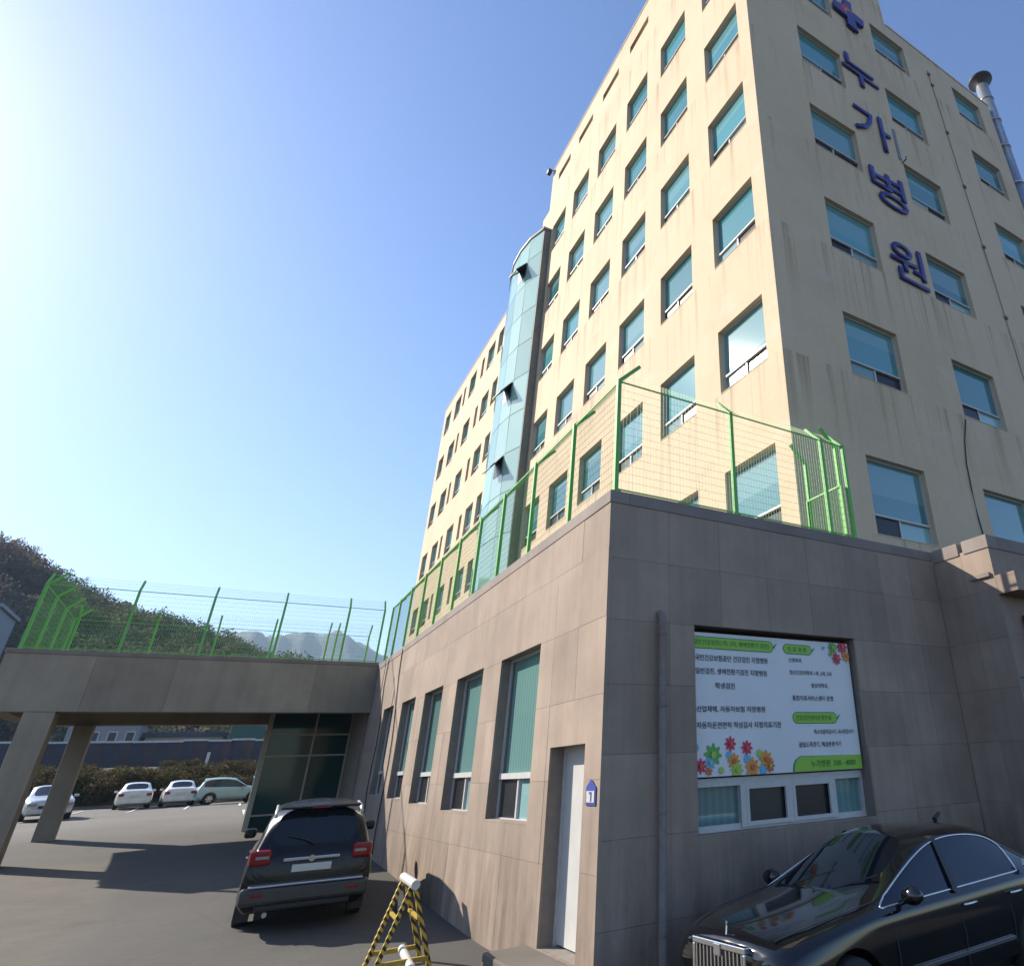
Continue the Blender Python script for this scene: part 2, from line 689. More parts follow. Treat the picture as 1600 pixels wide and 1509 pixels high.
def plate(face, plane, rect, holes, depth, rim=False):
    """wall sheet with rectangular openings and reveals; rect/holes = (u0,u1,v0,v1); depth goes inwards"""
    us = sorted({rect[0], rect[1], *[min(max(h[i], rect[0]), rect[1]) for h in holes for i in (0, 1)]})
    vs = sorted({rect[2], rect[3], *[min(max(h[i], rect[2]), rect[3]) for h in holes for i in (2, 3)]})
    nu, nv = len(us) - 1, len(vs) - 1
    solid = [[True] * nv for _ in range(nu)]
    for i in range(nu):
        for j in range(nv):
            cu, cv = (us[i] + us[i + 1]) / 2, (vs[j] + vs[j + 1]) / 2
            for h in holes:
                if h[0] < cu < h[1] and h[2] < cv < h[3]:
                    solid[i][j] = False
    b = MB()
    P = lambda u, v, d: fp(face, plane, u, v, d)
    for i in range(nu):
        for j in range(nv):
            if not solid[i][j]:
                continue
            a, c, e, f = us[i], us[i + 1], vs[j], vs[j + 1]
            b.quad(P(a, e, 0), P(c, e, 0), P(c, f, 0), P(a, f, 0))
            for (di, dj, p, q) in ((-1, 0, (a, e), (a, f)), (1, 0, (c, f), (c, e)), (0, -1, (c, e), (a, e)), (0, 1, (a, f), (c, f))):
                ii, jj = i + di, j + dj
                if 0 <= ii < nu and 0 <= jj < nv:
                    if solid[ii][jj]:
                        continue
                elif not rim:
                    continue
                b.quad(P(*p, 0), P(*q, 0), P(*q, depth), P(*p, depth))
    return fixn(b.mesh('plate'))


_wc = {}


def window_meshes(w, h, style):
    key = (round(w, 2), round(h, 2), style)
    if key in _wc:
        return _wc[key]
    fr = MB()
    t = .045
    ya, yb = 0, .07
    panes = []

    def pane(x0, x1, z0, z1, mat, y=.045):
        m = MB().box(x0, x1, y, y + .012, z0, z1).mesh('pane')
        m.materials.append(M[mat])
        panes.append(m)
    if style == 'narrow':
        for (a, c, e, f) in ((0, t, 0, h), (w - t, w, 0, h), (t, w - t, 0, t), (t, w - t, h - t, h)):
            fr.box(a, c, ya, yb, e, f)
        pane(t - .01, w - t + .01, t - .01, h - t + .01, 'win_dark')
    elif style == 'slot':
        for (a, c, e, f) in ((0, t, 0, h), (w - t, w, 0, h), (t, w - t, 0, t), (t, w - t, h - t, h), (w / 2 - t / 2, w / 2 + t / 2, t, h - t)):
            fr.box(a, c, ya, yb, e, f)
        pane(t - .01, w / 2, t - .01, h - t + .01, 'win_dark')
        pane(w / 2, w - t + .01, t - .01, h - t + .01, 'win_low')
    else:
        zt = .27 * h if style != 'podium' else .255 * h
        bt = .05 if style != 'podium' else .085
        for (a, c, e, f) in ((0, t, 0, h), (w - t, w, 0, h), (t, w - t, 0, t), (t, w - t, h - t, h)):
            fr.box(a, c, ya, yb, e, f)
        fr.box(t, w - t, ya - .03, yb - .003, zt - bt / 2, zt + bt / 2)
        mid = {'a': .5, 'b': .47, 'c': .45, 'podium': .48}[style] * w
        fr.box(mid - .03, mid + .03, ya + .003, yb + .003, t, zt - bt / 2)
        pane(t - .01, w - t + .01, zt, h - t + .01, 'win_pod' if style == 'podium' else 'win_lit', .052)
        dl = {'a': ('win_low', 'win_dark'), 'b': ('win_dark', 'win_low'), 'c': ('win_dark', 'win_dark'), 'podium': ('win_dark', 'win_low')}[style]
        pane(t - .01, mid, t - .01, zt, dl[0], .03)
        pane(mid, w - t + .01, t - .01, zt, dl[1], .045)
    fm = fr.mesh('window_frame')
    fm.materials.append(M['frame'])
    _wc[key] = (fm, panes)
    return _wc[key]


def window(parent, face, plane, u0, u1, v0, v1, style, depth):
    fm, panes = window_meshes(u1 - u0, v1 - v0, style)
    if face == 'Y':
        loc, rz = (u0, plane + depth, v0), 0
    else:
        loc, rz = (plane + depth, u1, v0), -pi / 2
    o = put('window', fm, None, parent, loc, rz)
    for m in panes:
        put('pane', m, None, o, local=True)
    return o


def panels(parent, face, plane, us, vs, holes, mat, gap=.0035, t=.03):
    """separate cast panels with recessed joints on a wall"""
    for i in range(len(us) - 1):
        for j in range(len(vs) - 1):
            r = (us[i] + gap / 2, us[i + 1] - gap / 2, vs[j] + gap / 2, vs[j + 1] - gap / 2)
            hs = [h for h in holes if h[0] < r[1] and h[1] > r[0] and h[2] < r[3] and h[3] > r[2]]
            if any(h[0] <= r[0] and h[1] >= r[1] and h[2] <= r[2] and h[3] >= r[3] for h in hs):
                continue
            me = plate(face, plane + random.uniform(-.002, .002), r, hs, t + .003, True)
            if len(me.polygons):
                put('panel', me, mat, parent)


# ------------------------------------------------------------------ tower block
hosp = thing('hospital_building', 'tall cream plastered hospital block with rows of teal windows above the podium', 'building', (15, 22, gz(22)))
ROWS = [30.602 - 4.425 * r for r in range(6)]
WH = 2.071
RD = .14
colsX = [(10.508, 12.59), (13.865, 15.936), (17.157, 19.206), (20.383, 22.432), (23.631, 25.68), (26.814, 28.776)]   # along Y on the sunlit side
colsY = [(11.467, 13.658), (16.176, 18.367), (21.833, 23.98)]                                               # along X on the shaded side
ROOF_A, ROOF_B, ROOF_C = 36.248, 31.507, 29.654
YF, XS, XE = 29.812, 17.386, 25.07
SLOT = (34.395, 34.962)
TOPW = (32.978, 35.028)
hx = [(a, b, z - WH, z) for (a, b) in colsX for z in ROWS] + [(a, b - .1, *SLOT) for (a, b) in colsX]
put('wall', plate('X', BX, (BY, YF, 0, ROOF_A), hx, .34), M['plaster'], hosp)
hy = [(a, b, z - WH, z) for (a, b) in colsY for z in ROWS] + [(*colsY[0], *TOPW), (XS, XE + .01, ROOF_B, ROOF_A + .01)]
# the shaded front is one sheet with a stepped roof line
put('wall', plate('Y', BY, (BX, XE, 0, ROOF_A), hy, .34), M['plaster'], hosp)
# back volumes, set in so that no faces coincide
put('wall', MB().box(BX + .36, XS - .02, BY + .36, YF - .02, 0, ROOF_A - .3), M['core'], hosp)
put('wall', MB().box(XS - .02, XE - .02, BY + .36, YF - .15, 0, ROOF_B - .3), M['core'], hosp)
put('wall', MB().quad((XE, BY, 0), (XE, YF, 0), (XE, YF, ROOF_B), (XE, BY, ROOF_B)).quad((XS, BY, ROOF_B), (XS, YF, ROOF_B), (XS, YF, ROOF_A), (XS, BY, ROOF_A)), M['plaster'], hosp)
put('wall', MB().quad((BX, YF, 0), (XS - .05, YF, 0), (XS - .05, YF, ROOF_A), (BX, YF, ROOF_A)), M['plaster'], hosp)
cop = MB()
cop.box(BX - .03, BX + .42, BY - .03, YF + .05, ROOF_A + .002, ROOF_A + .1).box(BX + .42, XS + .03, BY - .03, BY + .42, ROOF_A + .002, ROOF_A + .1)
cop.box(XS + .05, XE + .03, BY - .03, BY + .42, ROOF_B + .002, ROOF_B + .1)
put('roof_coping', cop, M['plaster'], hosp)
put('roof', MB().box(BX + .42, XS - .05, BY + .42, YF - .05, ROOF_A - .3, ROOF_A - .2).box(XS + .02, XE - .1, BY + .42, YF - .05, ROOF_B - .3, ROOF_B - .2), M['roofing'], hosp)
# low shoulder between the block and the glass bay
put('wall', MB().box(BX + .004, 15, YF + .01, YF + 1.1, 0, 32.87), M['plaster'], hosp)
for i, (a, b) in enumerate(colsX):
    for r, z in enumerate(ROWS):
        window(hosp, 'X', BX, a, b, z - WH, z, random.choice('aabbc') if (i, r) != (0, 4) else 'a', RD)
    window(hosp, 'X', BX, a, b - .1, *SLOT, 'slot', RD)
for i, (a, b) in enumerate(colsY):
    for r, z in enumerate(ROWS):
        window(hosp, 'Y', BY, a, b, z - WH, z, 'bacbab'[(r + i * 2) % 6], RD)
window(hosp, 'Y', BY, *colsY[0], *TOPW, 'b', RD)
# plaster sills under every opening
for (a, b) in colsX:
    for z in ROWS:
        put('sill', MB().box(BX - .012, BX + RD, a + .003, b - .003, z - WH + .002, z - WH + .024), M['plaster'], hosp)
for (a, b) in colsY:
    for z in ROWS:
        put('sill', MB().box(a + .003, b - .003, BY - .012, BY + RD, z - WH + .002, z - WH + .024), M['plaster'], hosp)

# rear wing beyond the glass bay
rows2 = [28.619 - 3.979 * r for r in range(6)]
bigs = [(36.646, 38.041), (38.804, 40.439), (43.218, 44.908), (47.252, 48.996), (50.358, 52.048)]
nar = [(41.257, 41.911), (45.998, 46.598)]
h2 = [(a, b, z - 1.798, z) for (a, b) in bigs for z in rows2] + [(a, b, z - 1.635, z) for (a, b) in nar for z in rows2]
YW0, YW1 = YF + 1.12, 52.865
put('wall', plate('X', BX, (YW0, YW1, 0, ROOF_C), h2, .3), M['plaster'], hosp)
put('wall', MB().box(BX + .32, 20, YW0 + .02, YW1 - .02, 0, ROOF_C - .2), M['core'], hosp)
put('wall', MB().quad((BX, YW1, 0), (20, YW1, 0), (20, YW1, ROOF_C), (BX, YW1, ROOF_C)), M['plaster'], hosp)
put('roof_coping', MB().box(BX - .03, BX + .4, YW0 + .05, YW1 + .03, ROOF_C + .002, ROOF_C + .09), M['plaster'], hosp)
for (a, b) in bigs:
    for z in rows2:
        window(hosp, 'X', BX, a, b, z - 1.798, z, random.choice('abc'), RD)
for (a, b) in nar:
    for z in rows2:
        window(hosp, 'X', BX, a, b, z - 1.635, z, 'narrow', RD)

# curved glass stair bay
arc = [(8.666, 29.158), (8.306, 30.357), (8.164, 31.719), (8.197, 33.082), (8.437, 34.335), (8.764, 35.534), (9.047, 36.515)]
zs = [5.0, 7.473, 9.652, 11.833, 14.013, 16.193, 18.373, 20.553, 22.733, 24.913, 27.093, 28.837, 30.472]
BT = zs[-1]
opens = {(1, 6), (1, 4), (1, 10)}
bay = put('stair_bay', MB().box(arc[0][0] + .01, BX - .01, arc[0][1] - .05, arc[0][1] + .07, 4.8, BT + .15), M['fin'], hosp)
for i in range(len(arc) - 1):
    (xa, ya), (xb, yb) = arc[i], arc[i + 1]
    d = Vector((xb - xa, yb - ya, 0))
    L = d.length
    d.normalize()
    n = Vector((d.y, -d.x, 0))
    if n.x > 0:
        n = -n
    g = .018
    for k in range(len(zs) - 1):
        z0, z1 = zs[k] + g, zs[k + 1] - g
        a = Vector((xa, ya, 0)) + d * g
        c = Vector((xb, yb, 0)) - d * g
        jit = random.uniform(-.006, .006)
        if (i, k) in opens:
            # awning light swung open over a dark sheet that paints in the interior shade
            zc = z1 - .05
            b = MB()
            m = (a + c) / 2
            q0, q1 = m - d * .5, m + d * .5
            zz0 = zc - .95
            b.quad(q0 + n * .012 + Vector((0, 0, zz0)), q1 + n * .012 + Vector((0, 0, zz0)), q1 + n * .012 + Vector((0, 0, zc)), q0 + n * .012 + Vector((0, 0, zc)))
            put('opening_shade', b, M['win_dark'], bay)
            b = MB()
            tip = n * .55 + Vector((0, 0, -.75))
            for (p0, p1) in ((q0, q0 + tip), (q1, q1 + tip), (q0, q1), (q0 + tip, q1 + tip)):
                b.bar(p0 + n * .02 + Vector((0, 0, zc)), p1 + n * .02 + Vector((0, 0, zc)), .05)
            put('awning_frame', b, M['plastic'], bay)
            b = MB().quad(q0 + n * .022 + Vector((0, 0, zc)), q1 + n * .022 + Vector((0, 0, zc)), q1 + n * .022 + tip + Vector((0, 0, zc)), q0 + n * .022 + tip + Vector((0, 0, zc)))
            put('awning_pane', b, M['ves_glass'], bay)
        p = [a + n * jit + Vector((0, 0, z0)), c - n * jit + Vector((0, 0, z0)), c + n * jit + Vector((0, 0, z1)), a - n * jit + Vector((0, 0, z1))]
        b = MB().quad(*p)
        q = [v - n * .012 for v in p]
        b.quad(*reversed(q))
        for e in range(4):
            b.quad(p[e], p[(e + 1) % 4], q[(e + 1) % 4], q[e])
        put('pane', b, M['tower_glass'], bay)
    put('mullion', MB().bar((xa + .03, ya, 4.8), (xa + .03, ya, BT), .03), M['mullion'], bay)
for z in zs[1:-1]:
    put('transom', MB().tube([(x + .03, y, z) for x, y in arc], .012, 4), M['mullion'], bay)
cb = MB()
for (p, q) in zip(arc, arc[1:]):
    cb.poly([(p[0] - .06, p[1], BT + .02), (q[0] - .06, q[1], BT + .02), (q[0] - .06, q[1], BT + .2), (p[0] - .06, p[1], BT + .2)])
for zq in (BT + .2, BT + .02):
    cb.poly([(p[0] - .06, p[1], zq) for p in arc] + [(BX, arc[-1][1] + .1, zq), (BX, arc[0][1] - .09, zq), (arc[0][0] - .05, arc[0][1] - .09, zq)])
cb.box(arc[0][0] - .06, BX - .004, arc[0][1] - .095, arc[0][1] - .055, BT + .02, BT + .2)
put('bay_roof', cb, M['fin'], bay)

# ------------------------------------------------------------------ concrete podium
pod = thing('concrete_podium', 'low grey concrete podium with tall windows, a white door and a sign bay', 'building', (PX, PY, gz(PY)))
PW_ = [(10.47, 12.42, 1.13, 3.62), (13.5, 15.37, 1.2, 3.64), (16.55, 18.31, 1.28, 3.66), (19.33, 21.0, 1.36, 3.69), (22.2, 23.7, 1.44, 3.74)]
DOOR = (8.58, 9.77, -.16, 2.09)
SIGN = (5.16, 8.33, .98, 3.575)
T = .032
lh = PW_ + [DOOR]
put('wall', plate('X', PX + T, (PY + T, YE + .5, -1.2, 5.2), lh, .3), M['core'], pod)
put('wall', plate('Y', PY + T, (PX + T, XR - .001, -1.2, 5.2), [SIGN], .3), M['core'], pod)
lus = [PY, 9.0, 9.9, 11.45, 12.95, 14.45, 15.95, 17.45, 18.9, 20.2, 21.6, 22.95, 24.3, YE]
lvs = [-1.2, .72, 1.68, 2.64, 3.60, 4.55, 5.2]
panels(pod, 'X', PX, lus, lvs, lh, M['concrete'])
fus = [PX + .004, 4.75, 5.65, 6.55, 7.45, 8.35, 9.25, 10.05, XR - .002]
fvs = [-1.2, .2, 1.05, 1.94, 2.75, 3.56, 4.4, 5.2]
panels(pod, 'Y', PY, fus, fvs, [SIGN], M['concrete'])
put('coping', MB().box(PX - .012, PX + .3, PY - .012, YE - .002, 5.2, HP), M['coping'], pod, bevel=.01)
put('coping', MB().box(PX + .3, XR - .002, PY - .0125, PY + .3, 5.2, HP + .001), M['coping'], pod, bevel=.01)
put('roof', MB().box(PX + .3, 25, PY + .3, BY + .3, 4.9, 5.0).box(PX + .3, BX + .3, BY + .3, 52, 4.9, 5.0), M['roofing'], pod)
for k, (a, b, z0, z1) in enumerate(PW_):
    w = window(pod, 'X', PX, a, b, z0, z1, 'podium', .17)
    put('inner_blind', MB().box(.06, .1, .03, .05, (z1 - z0) * .27, (z1 - z0) - .05), M['frame_dark'], w, local=True)
    put('sill', MB().box(PX + .0, PX + .25, a + .004, b - .004, z0 + .002, z0 + .03), M['concrete'], pod)
door = put('door', MB().box(PX + .24, PX + .29, DOOR[0] + .04, DOOR[1] - .04, DOOR[2] + .02, DOOR[3] - .04), M['door'], pod)
fr = MB()
fr.box(PX + .21, PX + .31, DOOR[0], DOOR[0] + .04, DOOR[2], DOOR[3]).box(PX + .21, PX + .31, DOOR[1] - .04, DOOR[1], DOOR[2], DOOR[3]).box(PX + .21, PX + .31, DOOR[0] + .04, DOOR[1] - .04, DOOR[3] - .04, DOOR[3])
put('door_frame', fr, M['frame'], door)
put('handle', MB().tube([(PX + .24, 8.74, .86), (PX + .18, 8.74, .86), (PX + .18, 8.86, .86)], .012, 8), M['steel'], door)
put('door_step', MB().box(PX - .55, PX + .3, 8.2, 10.15, -1.1, -.17), M['apron'], pod, bevel=.02)
# window strip under the sign
z0, z1 = .985, 1.62
st = MB()
yf = PY + .2
for (a, b) in ((5.165, 5.21), (8.27, 8.325)):
    st.box(a, b, yf, yf + .08, z0, z1)
st.box(5.21, 8.27, yf, yf + .08, z0, z0 + .09).box(5.21, 8.27, yf - .02, yf + .08, z1 - .1, z1)
strip = put('window', st, M['frame'], pod)
for (a, b) in ((5.96, 6.05), (6.80, 6.88), (7.64, 7.72)):
    put('mullion', MB().box(a, b, yf - .03, yf + .06, z0 + .04, z1 - .1), M['frame'], strip)
for (a, b, m, dy) in ((5.21, 5.96, 'win_pod', .05), (6.05, 6.80, 'win_dark', .03), (6.88, 7.64, 'win_dark', .03), (7.72, 8.27, 'win_pod', .05)):
    put('pane', MB().box(a, b, yf + dy, yf + dy + .01, z0 + .09, z1 - .1), M[m], strip)
for (a, b) in ((6.05, 6.80), (6.88, 7.64)):
    f = MB()
    t = .05
    f.box(a, a + t, yf - .035, yf - .0, z0 + .05, z1 - .1).box(b - t, b, yf - .035, yf, z0 + .05, z1 - .1).box(a + t, b - t, yf - .035, yf, z0 + .05, z0 + .1).box(a + t, b - t, yf - .035, yf, z1 - .15, z1 - .1)
    put('sash', f, M['frame'], strip)
put('sill', MB().box(5.165, 8.325, PY + .002, PY + .2, .982, 1.0), M['concrete'], pod)
# rain pipe with clips
pp = [(4.585, 8.0, -.5), (4.585, 8.0, 3.55), (4.585, 8.01, 3.62), (4.585, 8.06, 3.67), (4.585, 8.14, 3.68)]
rp = put('drainpipe', MB().tube(pp, .05, 14).mesh('drainpipe', True), M['pipe'], pod)
for z in (.1, 1.3, 2.5, 3.4):
    put('clip', MB().lathe([(.05, -.02), (.058, -.02), (.058, .02), (.05, .02)], 16, 'z', (4.585, 8.0, z)), M['pipe'], rp)

# right wing
wing = put('wing', MB().box(XR + T, 24, 6.82 + T, PY + .29, -1.2, 5.15), M['core'], pod)
wh_ = []
wus = [6.82, 7.46, PY - .001]
for a, b in ((6.82, 7.40), (7.47, PY - .004)):
    pass
panels(pod, 'X', XR, [6.82, 7.44, PY - .004], fvs, [], M['concrete'])
panels(pod, 'Y', 6.82, [XR + .004, 12.2, 13.6, 15.0], [2.9, 3.6, 4.4, 5.15], [], M['concrete'])
put('coping', MB().box(XR - .02, XR + .3, 6.80, 7.36, 5.15, 5.40), M['coping'], pod, bevel=.01)
put('coping', MB().box(XR - .02, XR + .3, 7.46, PY - .02, 5.15, 5.40), M['coping'], pod, bevel=.01)
put('coping', MB().box(XR + .3, 24, 6.80, 7.1, 5.15, 5.401), M['coping'], pod, bevel=.01)
put('canopy_slab', MB().box(XR - .006, 24, 6.42, 6.815, 4.28, 4.62), M['concrete'], pod, bevel=.008)
put('rib', MB().box(XR - .05, XR - .003, 6.9, 7.32, 4.63, 4.70), M['coping'], pod)
put('recess_wall', MB().box(XR + .5, 24, 6.822, 6.83, -1.2, 2.9), M['beige_frame'], pod)
tag(put('red_wall_sign', MB().box(11.36, 12.6, 6.66, 6.80, 3.05, 3.95), M['redsign'], bevel=.01), 'dark red wall sign at the right edge under the concrete canopy', 'sign')
put('hatch', MB().box(15.26, 16.568, BY - .04, BY - .003, 5.947, 6.764), M['frame_dark'], hosp)
put('hatch_panel', MB().box(15.325, 16.503, BY - .055, BY - .042, 6.012, 6.699), M['whitewall'], hosp)

# house number plate
pl = thing('number_plaque', 'small blue and white number plate beside the white door', 'sign', (PX, 8.33, 1.5))
put('plate', MB().poly([(PX - .014, 8.18, 1.41), (PX - .014, 8.46, 1.41), (PX - .014, 8.46, 1.60), (PX - .014, 8.40, 1.64), (PX - .014, 8.32, 1.69), (PX - .014, 8.24, 1.64), (PX - .014, 8.18, 1.60)]).box(PX - .013, PX, 8.18, 8.46, 1.41, 1.60), M['plaque'], pl)
put('number_field', MB().box(PX - .02, PX - .0145, 8.21, 8.43, 1.44, 1.56), M['white'], pl)
put('number', MB().box(PX - .024, PX - .0205, 8.28, 8.31, 1.45, 1.55).box(PX - .024, PX - .0205, 8.31, 8.35, 1.53, 1.55), M['plaque'], pl)


# ------------------------------------------------------------------ lettering
def text_mesh(body, size, extrude=0.0, offset=0.0, align='LEFT'):
    c = bpy.data.curves.new('t', 'FONT')
    c.body = body
    c.size = size
    c.extrude = extrude
    c.offset = offset
    c.align_x = align
    c.resolution_u = 3
    o = bpy.data.objects.new('t', c)
    COL.objects.link(o)
    dg = bpy.context.evaluated_depsgraph_get()
    me = bpy.data.meshes.new_from_object(o.evaluated_get(dg))
    bpy.data.objects.remove(o)
    bpy.data.curves.remove(c)
    me.materials.clear()
    return me


def fit_text(body, x0, x1, z0, z1, y, mat, parent, name, extrude=.004, bold=.02, only_h=False):
    me = text_mesh(body, 1.0, 0.0, bold)
    n = len(me.vertices)
    if n == 0:
        return None
    a = np.empty(n * 3)
    me.vertices.foreach_get('co', a)
    a = a.reshape(-1, 3)
    lo, hi = a.min(0), a.max(0)
    sx = (x1 - x0) / (hi[0] - lo[0])
    sz = (z1 - z0) / (hi[1] - lo[1])
    bm = bmesh.new()
    bm.from_mesh(me)
    for v in bm.verts:
        v.co = ((v.co.x - lo[0]) * sx + x0, 0, (v.co.y - lo[1]) * sz + z0)
    if extrude > .01:
        r = bmesh.ops.extrude_face_region(bm, geom=bm.faces[:])
        for e in r['geom']:
            if isinstance(e, bmesh.types.BMVert):
                e.co.y += -extrude
        bmesh.ops.recalc_face_normals(bm, faces=bm.faces)
    bm.to_mesh(me)
    bm.free()
    for v in me.vertices:
        v.co.y += y
    return put(name, me, mat, parent)


ws = thing('wall_lettering', 'large blue raised Korean letters and cross emblem down the shaded facade', 'sign', (14.715, BY, 15.103))
for ch, x0, x1, z0, z1 in (('누', 13.625, 15.642, 24.913, 26.548), ('가', 13.68, 15.642, 21.643, 23.55), ('병', 13.952, 15.696, 18.59, 20.335), ('원', 14.116, 15.805, 15.321, 17.01)):
    fit_text(ch, x0, x1, z0, z1, BY - .04, M['blue'], ws, 'letter', .05, .004)
# emblem: irregular cross with an orange swirl
cx, cz = 14.628, 29.6
pts = [(-.16, .95), (.30, 1.0), (.24, .34), (.92, .30), (.84, -.22), (.30, -.20), (.42, -.95), (-.18, -.86), (-.14, -.32), (-.88, -.26), (-.80, .26), (-.22, .28)]
b = MB()
fr_ = [(cx + x, BY - .16, cz + z) for x, z in pts]
bk_ = [(cx + x, BY - .05, cz + z) for x, z in pts]
b.poly(fr_)
for e in range(len(pts)):
    b.quad(fr_[e], fr_[(e + 1) % len(pts)], bk_[(e + 1) % len(pts)], bk_[e])
put('emblem', b, M['blue'], ws)
for r0, r1, t0, t1, mm in ((.34, .52, .35, 1.25, 'fl_red'), (.20, .32, .2, 1.3, 'fl_orange')):
    b = MB()
    n = 14
    for k in range(n):
        ta, tb = (t0 + (t1 - t0) * k / n) * pi, (t0 + (t1 - t0) * (k + 1) / n) * pi
        wa, wb = sin(pi * k / n), sin(pi * (k + 1) / n)
        ra, rb = r0 + (r1 - r0) * wa, r0 + (r1 - r0) * wb
        P = lambda r, t: (cx + .05 + r * cos(t), BY - .164, cz + r * sin(t))
        b.quad(P(r0, ta), P(ra + .01, ta), P(rb + .01, tb), P(r0, tb))
    put('swirl', b, M[mm], ws)

# printed banner in the sign bay
BXA, BXB, BZA, BZB = 5.17, 8.27, 1.64, 3.50
by = PY + .11
ban = thing('printed_banner', 'white printed banner with green headings, Korean text and coloured flowers above a window strip', 'banner', (6.7, PY + .15, BZA))
put('board', MB().box(BXA, BXB, by, by + .03, BZA, BZB), M['banner'], ban)
bu = lambda u: BXA + u * (BXB - BXA)
bv = lambda v: BZB - v * (BZB - BZA)


def pill(u0, u1, v0, v1, left=True):
    x0, x1, z0, z1 = bu(u0), bu(u1), bv(v1), bv(v0)
    r = (z1 - z0) / 2
    for mat, off, dy in (('b_edge', .012, -.004), ('b_green', 0, -.007)):
        p = []
        for k in range(9):
            t = -pi / 2 + pi * k / 8
            p.append((x1 - r + (r + off) * cos(t), by + dy, (z0 + z1) / 2 + (r + off) * sin(t)))
        if left:
            for k in range(9):
                t = pi / 2 + pi * k / 8
                p.append((x0 + r + (r + off) * cos(t), by + dy, (z0 + z1) / 2 + (r + off) * sin(t)))
        else:
            p += [(x0, by + dy, z1 + off), (x0, by + dy, z0 - off)]
        put('heading_pill', MB().poly(p), M[mat], ban)
    # leaf tick at the right end
    put('heading_leaf', MB().poly([(x1 - .02, by - .009, (z0 + z1) / 2 - .05), (x1 + .02, by - .009, (z0 + z1) / 2 - .02), (x1 + .09, by - .009, z1 - .01), (x1 + .02, by - .009, z1 - .05)]), M['b_edge'], ban)


pill(.001, .48, .035, .115, False)
pill(.55, .735, .045, .115)
pill(.575, .86, .575, .65)
p = [(bu(.555), by - .005, BZA + .004), (bu(.56), by - .005, bv(.95)), (bu(.575), by - .005, bv(.915)), (bu(.60), by - .005, bv(.895)), (BXB - .003, by - .005, bv(.895)), (BXB - .003, by - .005, BZA + .004)]
put('footer_bar', MB().poly([(x - .03, y + .002, z) for x, y, z in p[:3]] + [(x - .01, y + .002, z + .01) for x, y, z in p[3:4]] + [p[4], p[5]]), M['b_edge'], ban)
put('footer_bar', MB().poly(p), M['b_green'], ban)
TL = [('일반건강검진(1차, 2차, 생애전환기 검진)', .01, .455, .052, .098, 'b_gtext'), ('진 료 과 목', .575, .70, .06, .10, 'b_gtext'), ('건강검진센터운영안내', .59, .82, .592, .632, 'b_gtext'),
      ('-국민건강보험공단 건강검진 지정병원', .01, .44, .165, .21, 'b_text'), ('-일반검진, 생애전환기검진 지정병원', .01, .43, .262, .308, 'b_text'), ('학생검진', .125, .235, .365, .41, 'b_text'),
      ('-산업재해, 자동차보험 지정병원', .01, .405, .53, .575, 'b_text'), ('-자동차운전면허 적성검사 지정의료기관', .01, .495, .64, .685, 'b_text'),
      ('신경외과,', .575, .665, .15, .187, 'b_text'), ('정신건강의학과 1과, 2과, 3과', .575, .86, .247, .285, 'b_text'), ('영상의학과,', .71, .825, .345, .383, 'b_text'),
      ('통합의료서비스센터 운영', .58, .85, .443, .483, 'b_text'), ('특수초음파검사기, 내시경검사기', .70, .965, .70, .738, 'b_text'), ('골밀도측정기, 체성분분석기', .595, .87, .79, .83, 'b_text'),
      ('누가병원  330 - 4000', .66, .955, .922, .972, 'b_gtext')]
for (s_, u0, u1, v0, v1, m_) in TL:
    fit_text(s_, bu(u0), bu(u1), bv(v1), bv(v0), by - .010, M[m_], ban, 'lettering', 0, .014)


def flower(u, v, r, mat, dy, n=8):
    b = MB()
    x, z = bu(u), bv(v)
    pts = []
    ph = random.uniform(0, 1)
    for k in range(n * 6):
        t = 2 * pi * k / (n * 6)
        rr = r * (.62 + .38 * (0.5 + .5 * cos(n * t + ph)))
        px_, pz_ = x + rr * cos(t), z + rr * sin(t)
        pts.append((min(max(px_, BXA + .002), BXB - .002), by + dy, min(max(pz_, BZA + .002), BZB - .002)))
    put('flower', b.poly(pts), M[mat], ban)


fl = [(.035, .93, .10, 'red'), (.075, .96, .07, 'brick'), (.10, .86, .15, 'fgreen'), (.085, .91, .09, 'sky'), (.195, .79, .10, 'red'), (.185, .865, .06, 'sky'), (.21, .905, .11, 'orange'), (.225, .965, .11, 'olive'),
      (.285, .82, .10, 'red'), (.285, .895, .07, 'sky'), (.31, .95, .13, 'orange'), (.355, .86, .06, 'olive'), (.39, .90, .12, 'orange'), (.41, .945, .09, 'brick'), (.37, .975, .07, 'sky'), (.01, .81, .06, 'sky'), (.14, .96, .05, 'olive'),
      (.885, .045, .10, 'fgreen'), (.955, .03, .12, 'red'), (.905, .135, .10, 'red'), (.975, .11, .09, 'orange'), (.865, .10, .04, 'fgreen'), (.82, .05, .03, 'sky')]
for i, (u, v, r, m_) in enumerate(fl):
    flower(u, v, r, 'fl_' + m_, -.006 - .0008 * i, 8)
    if r > .08:
        flower(u, v, r * .35, 'fl_brick' if m_ in ('red', 'orange') else 'fl_olive', -.03 - .0003 * i, 6)

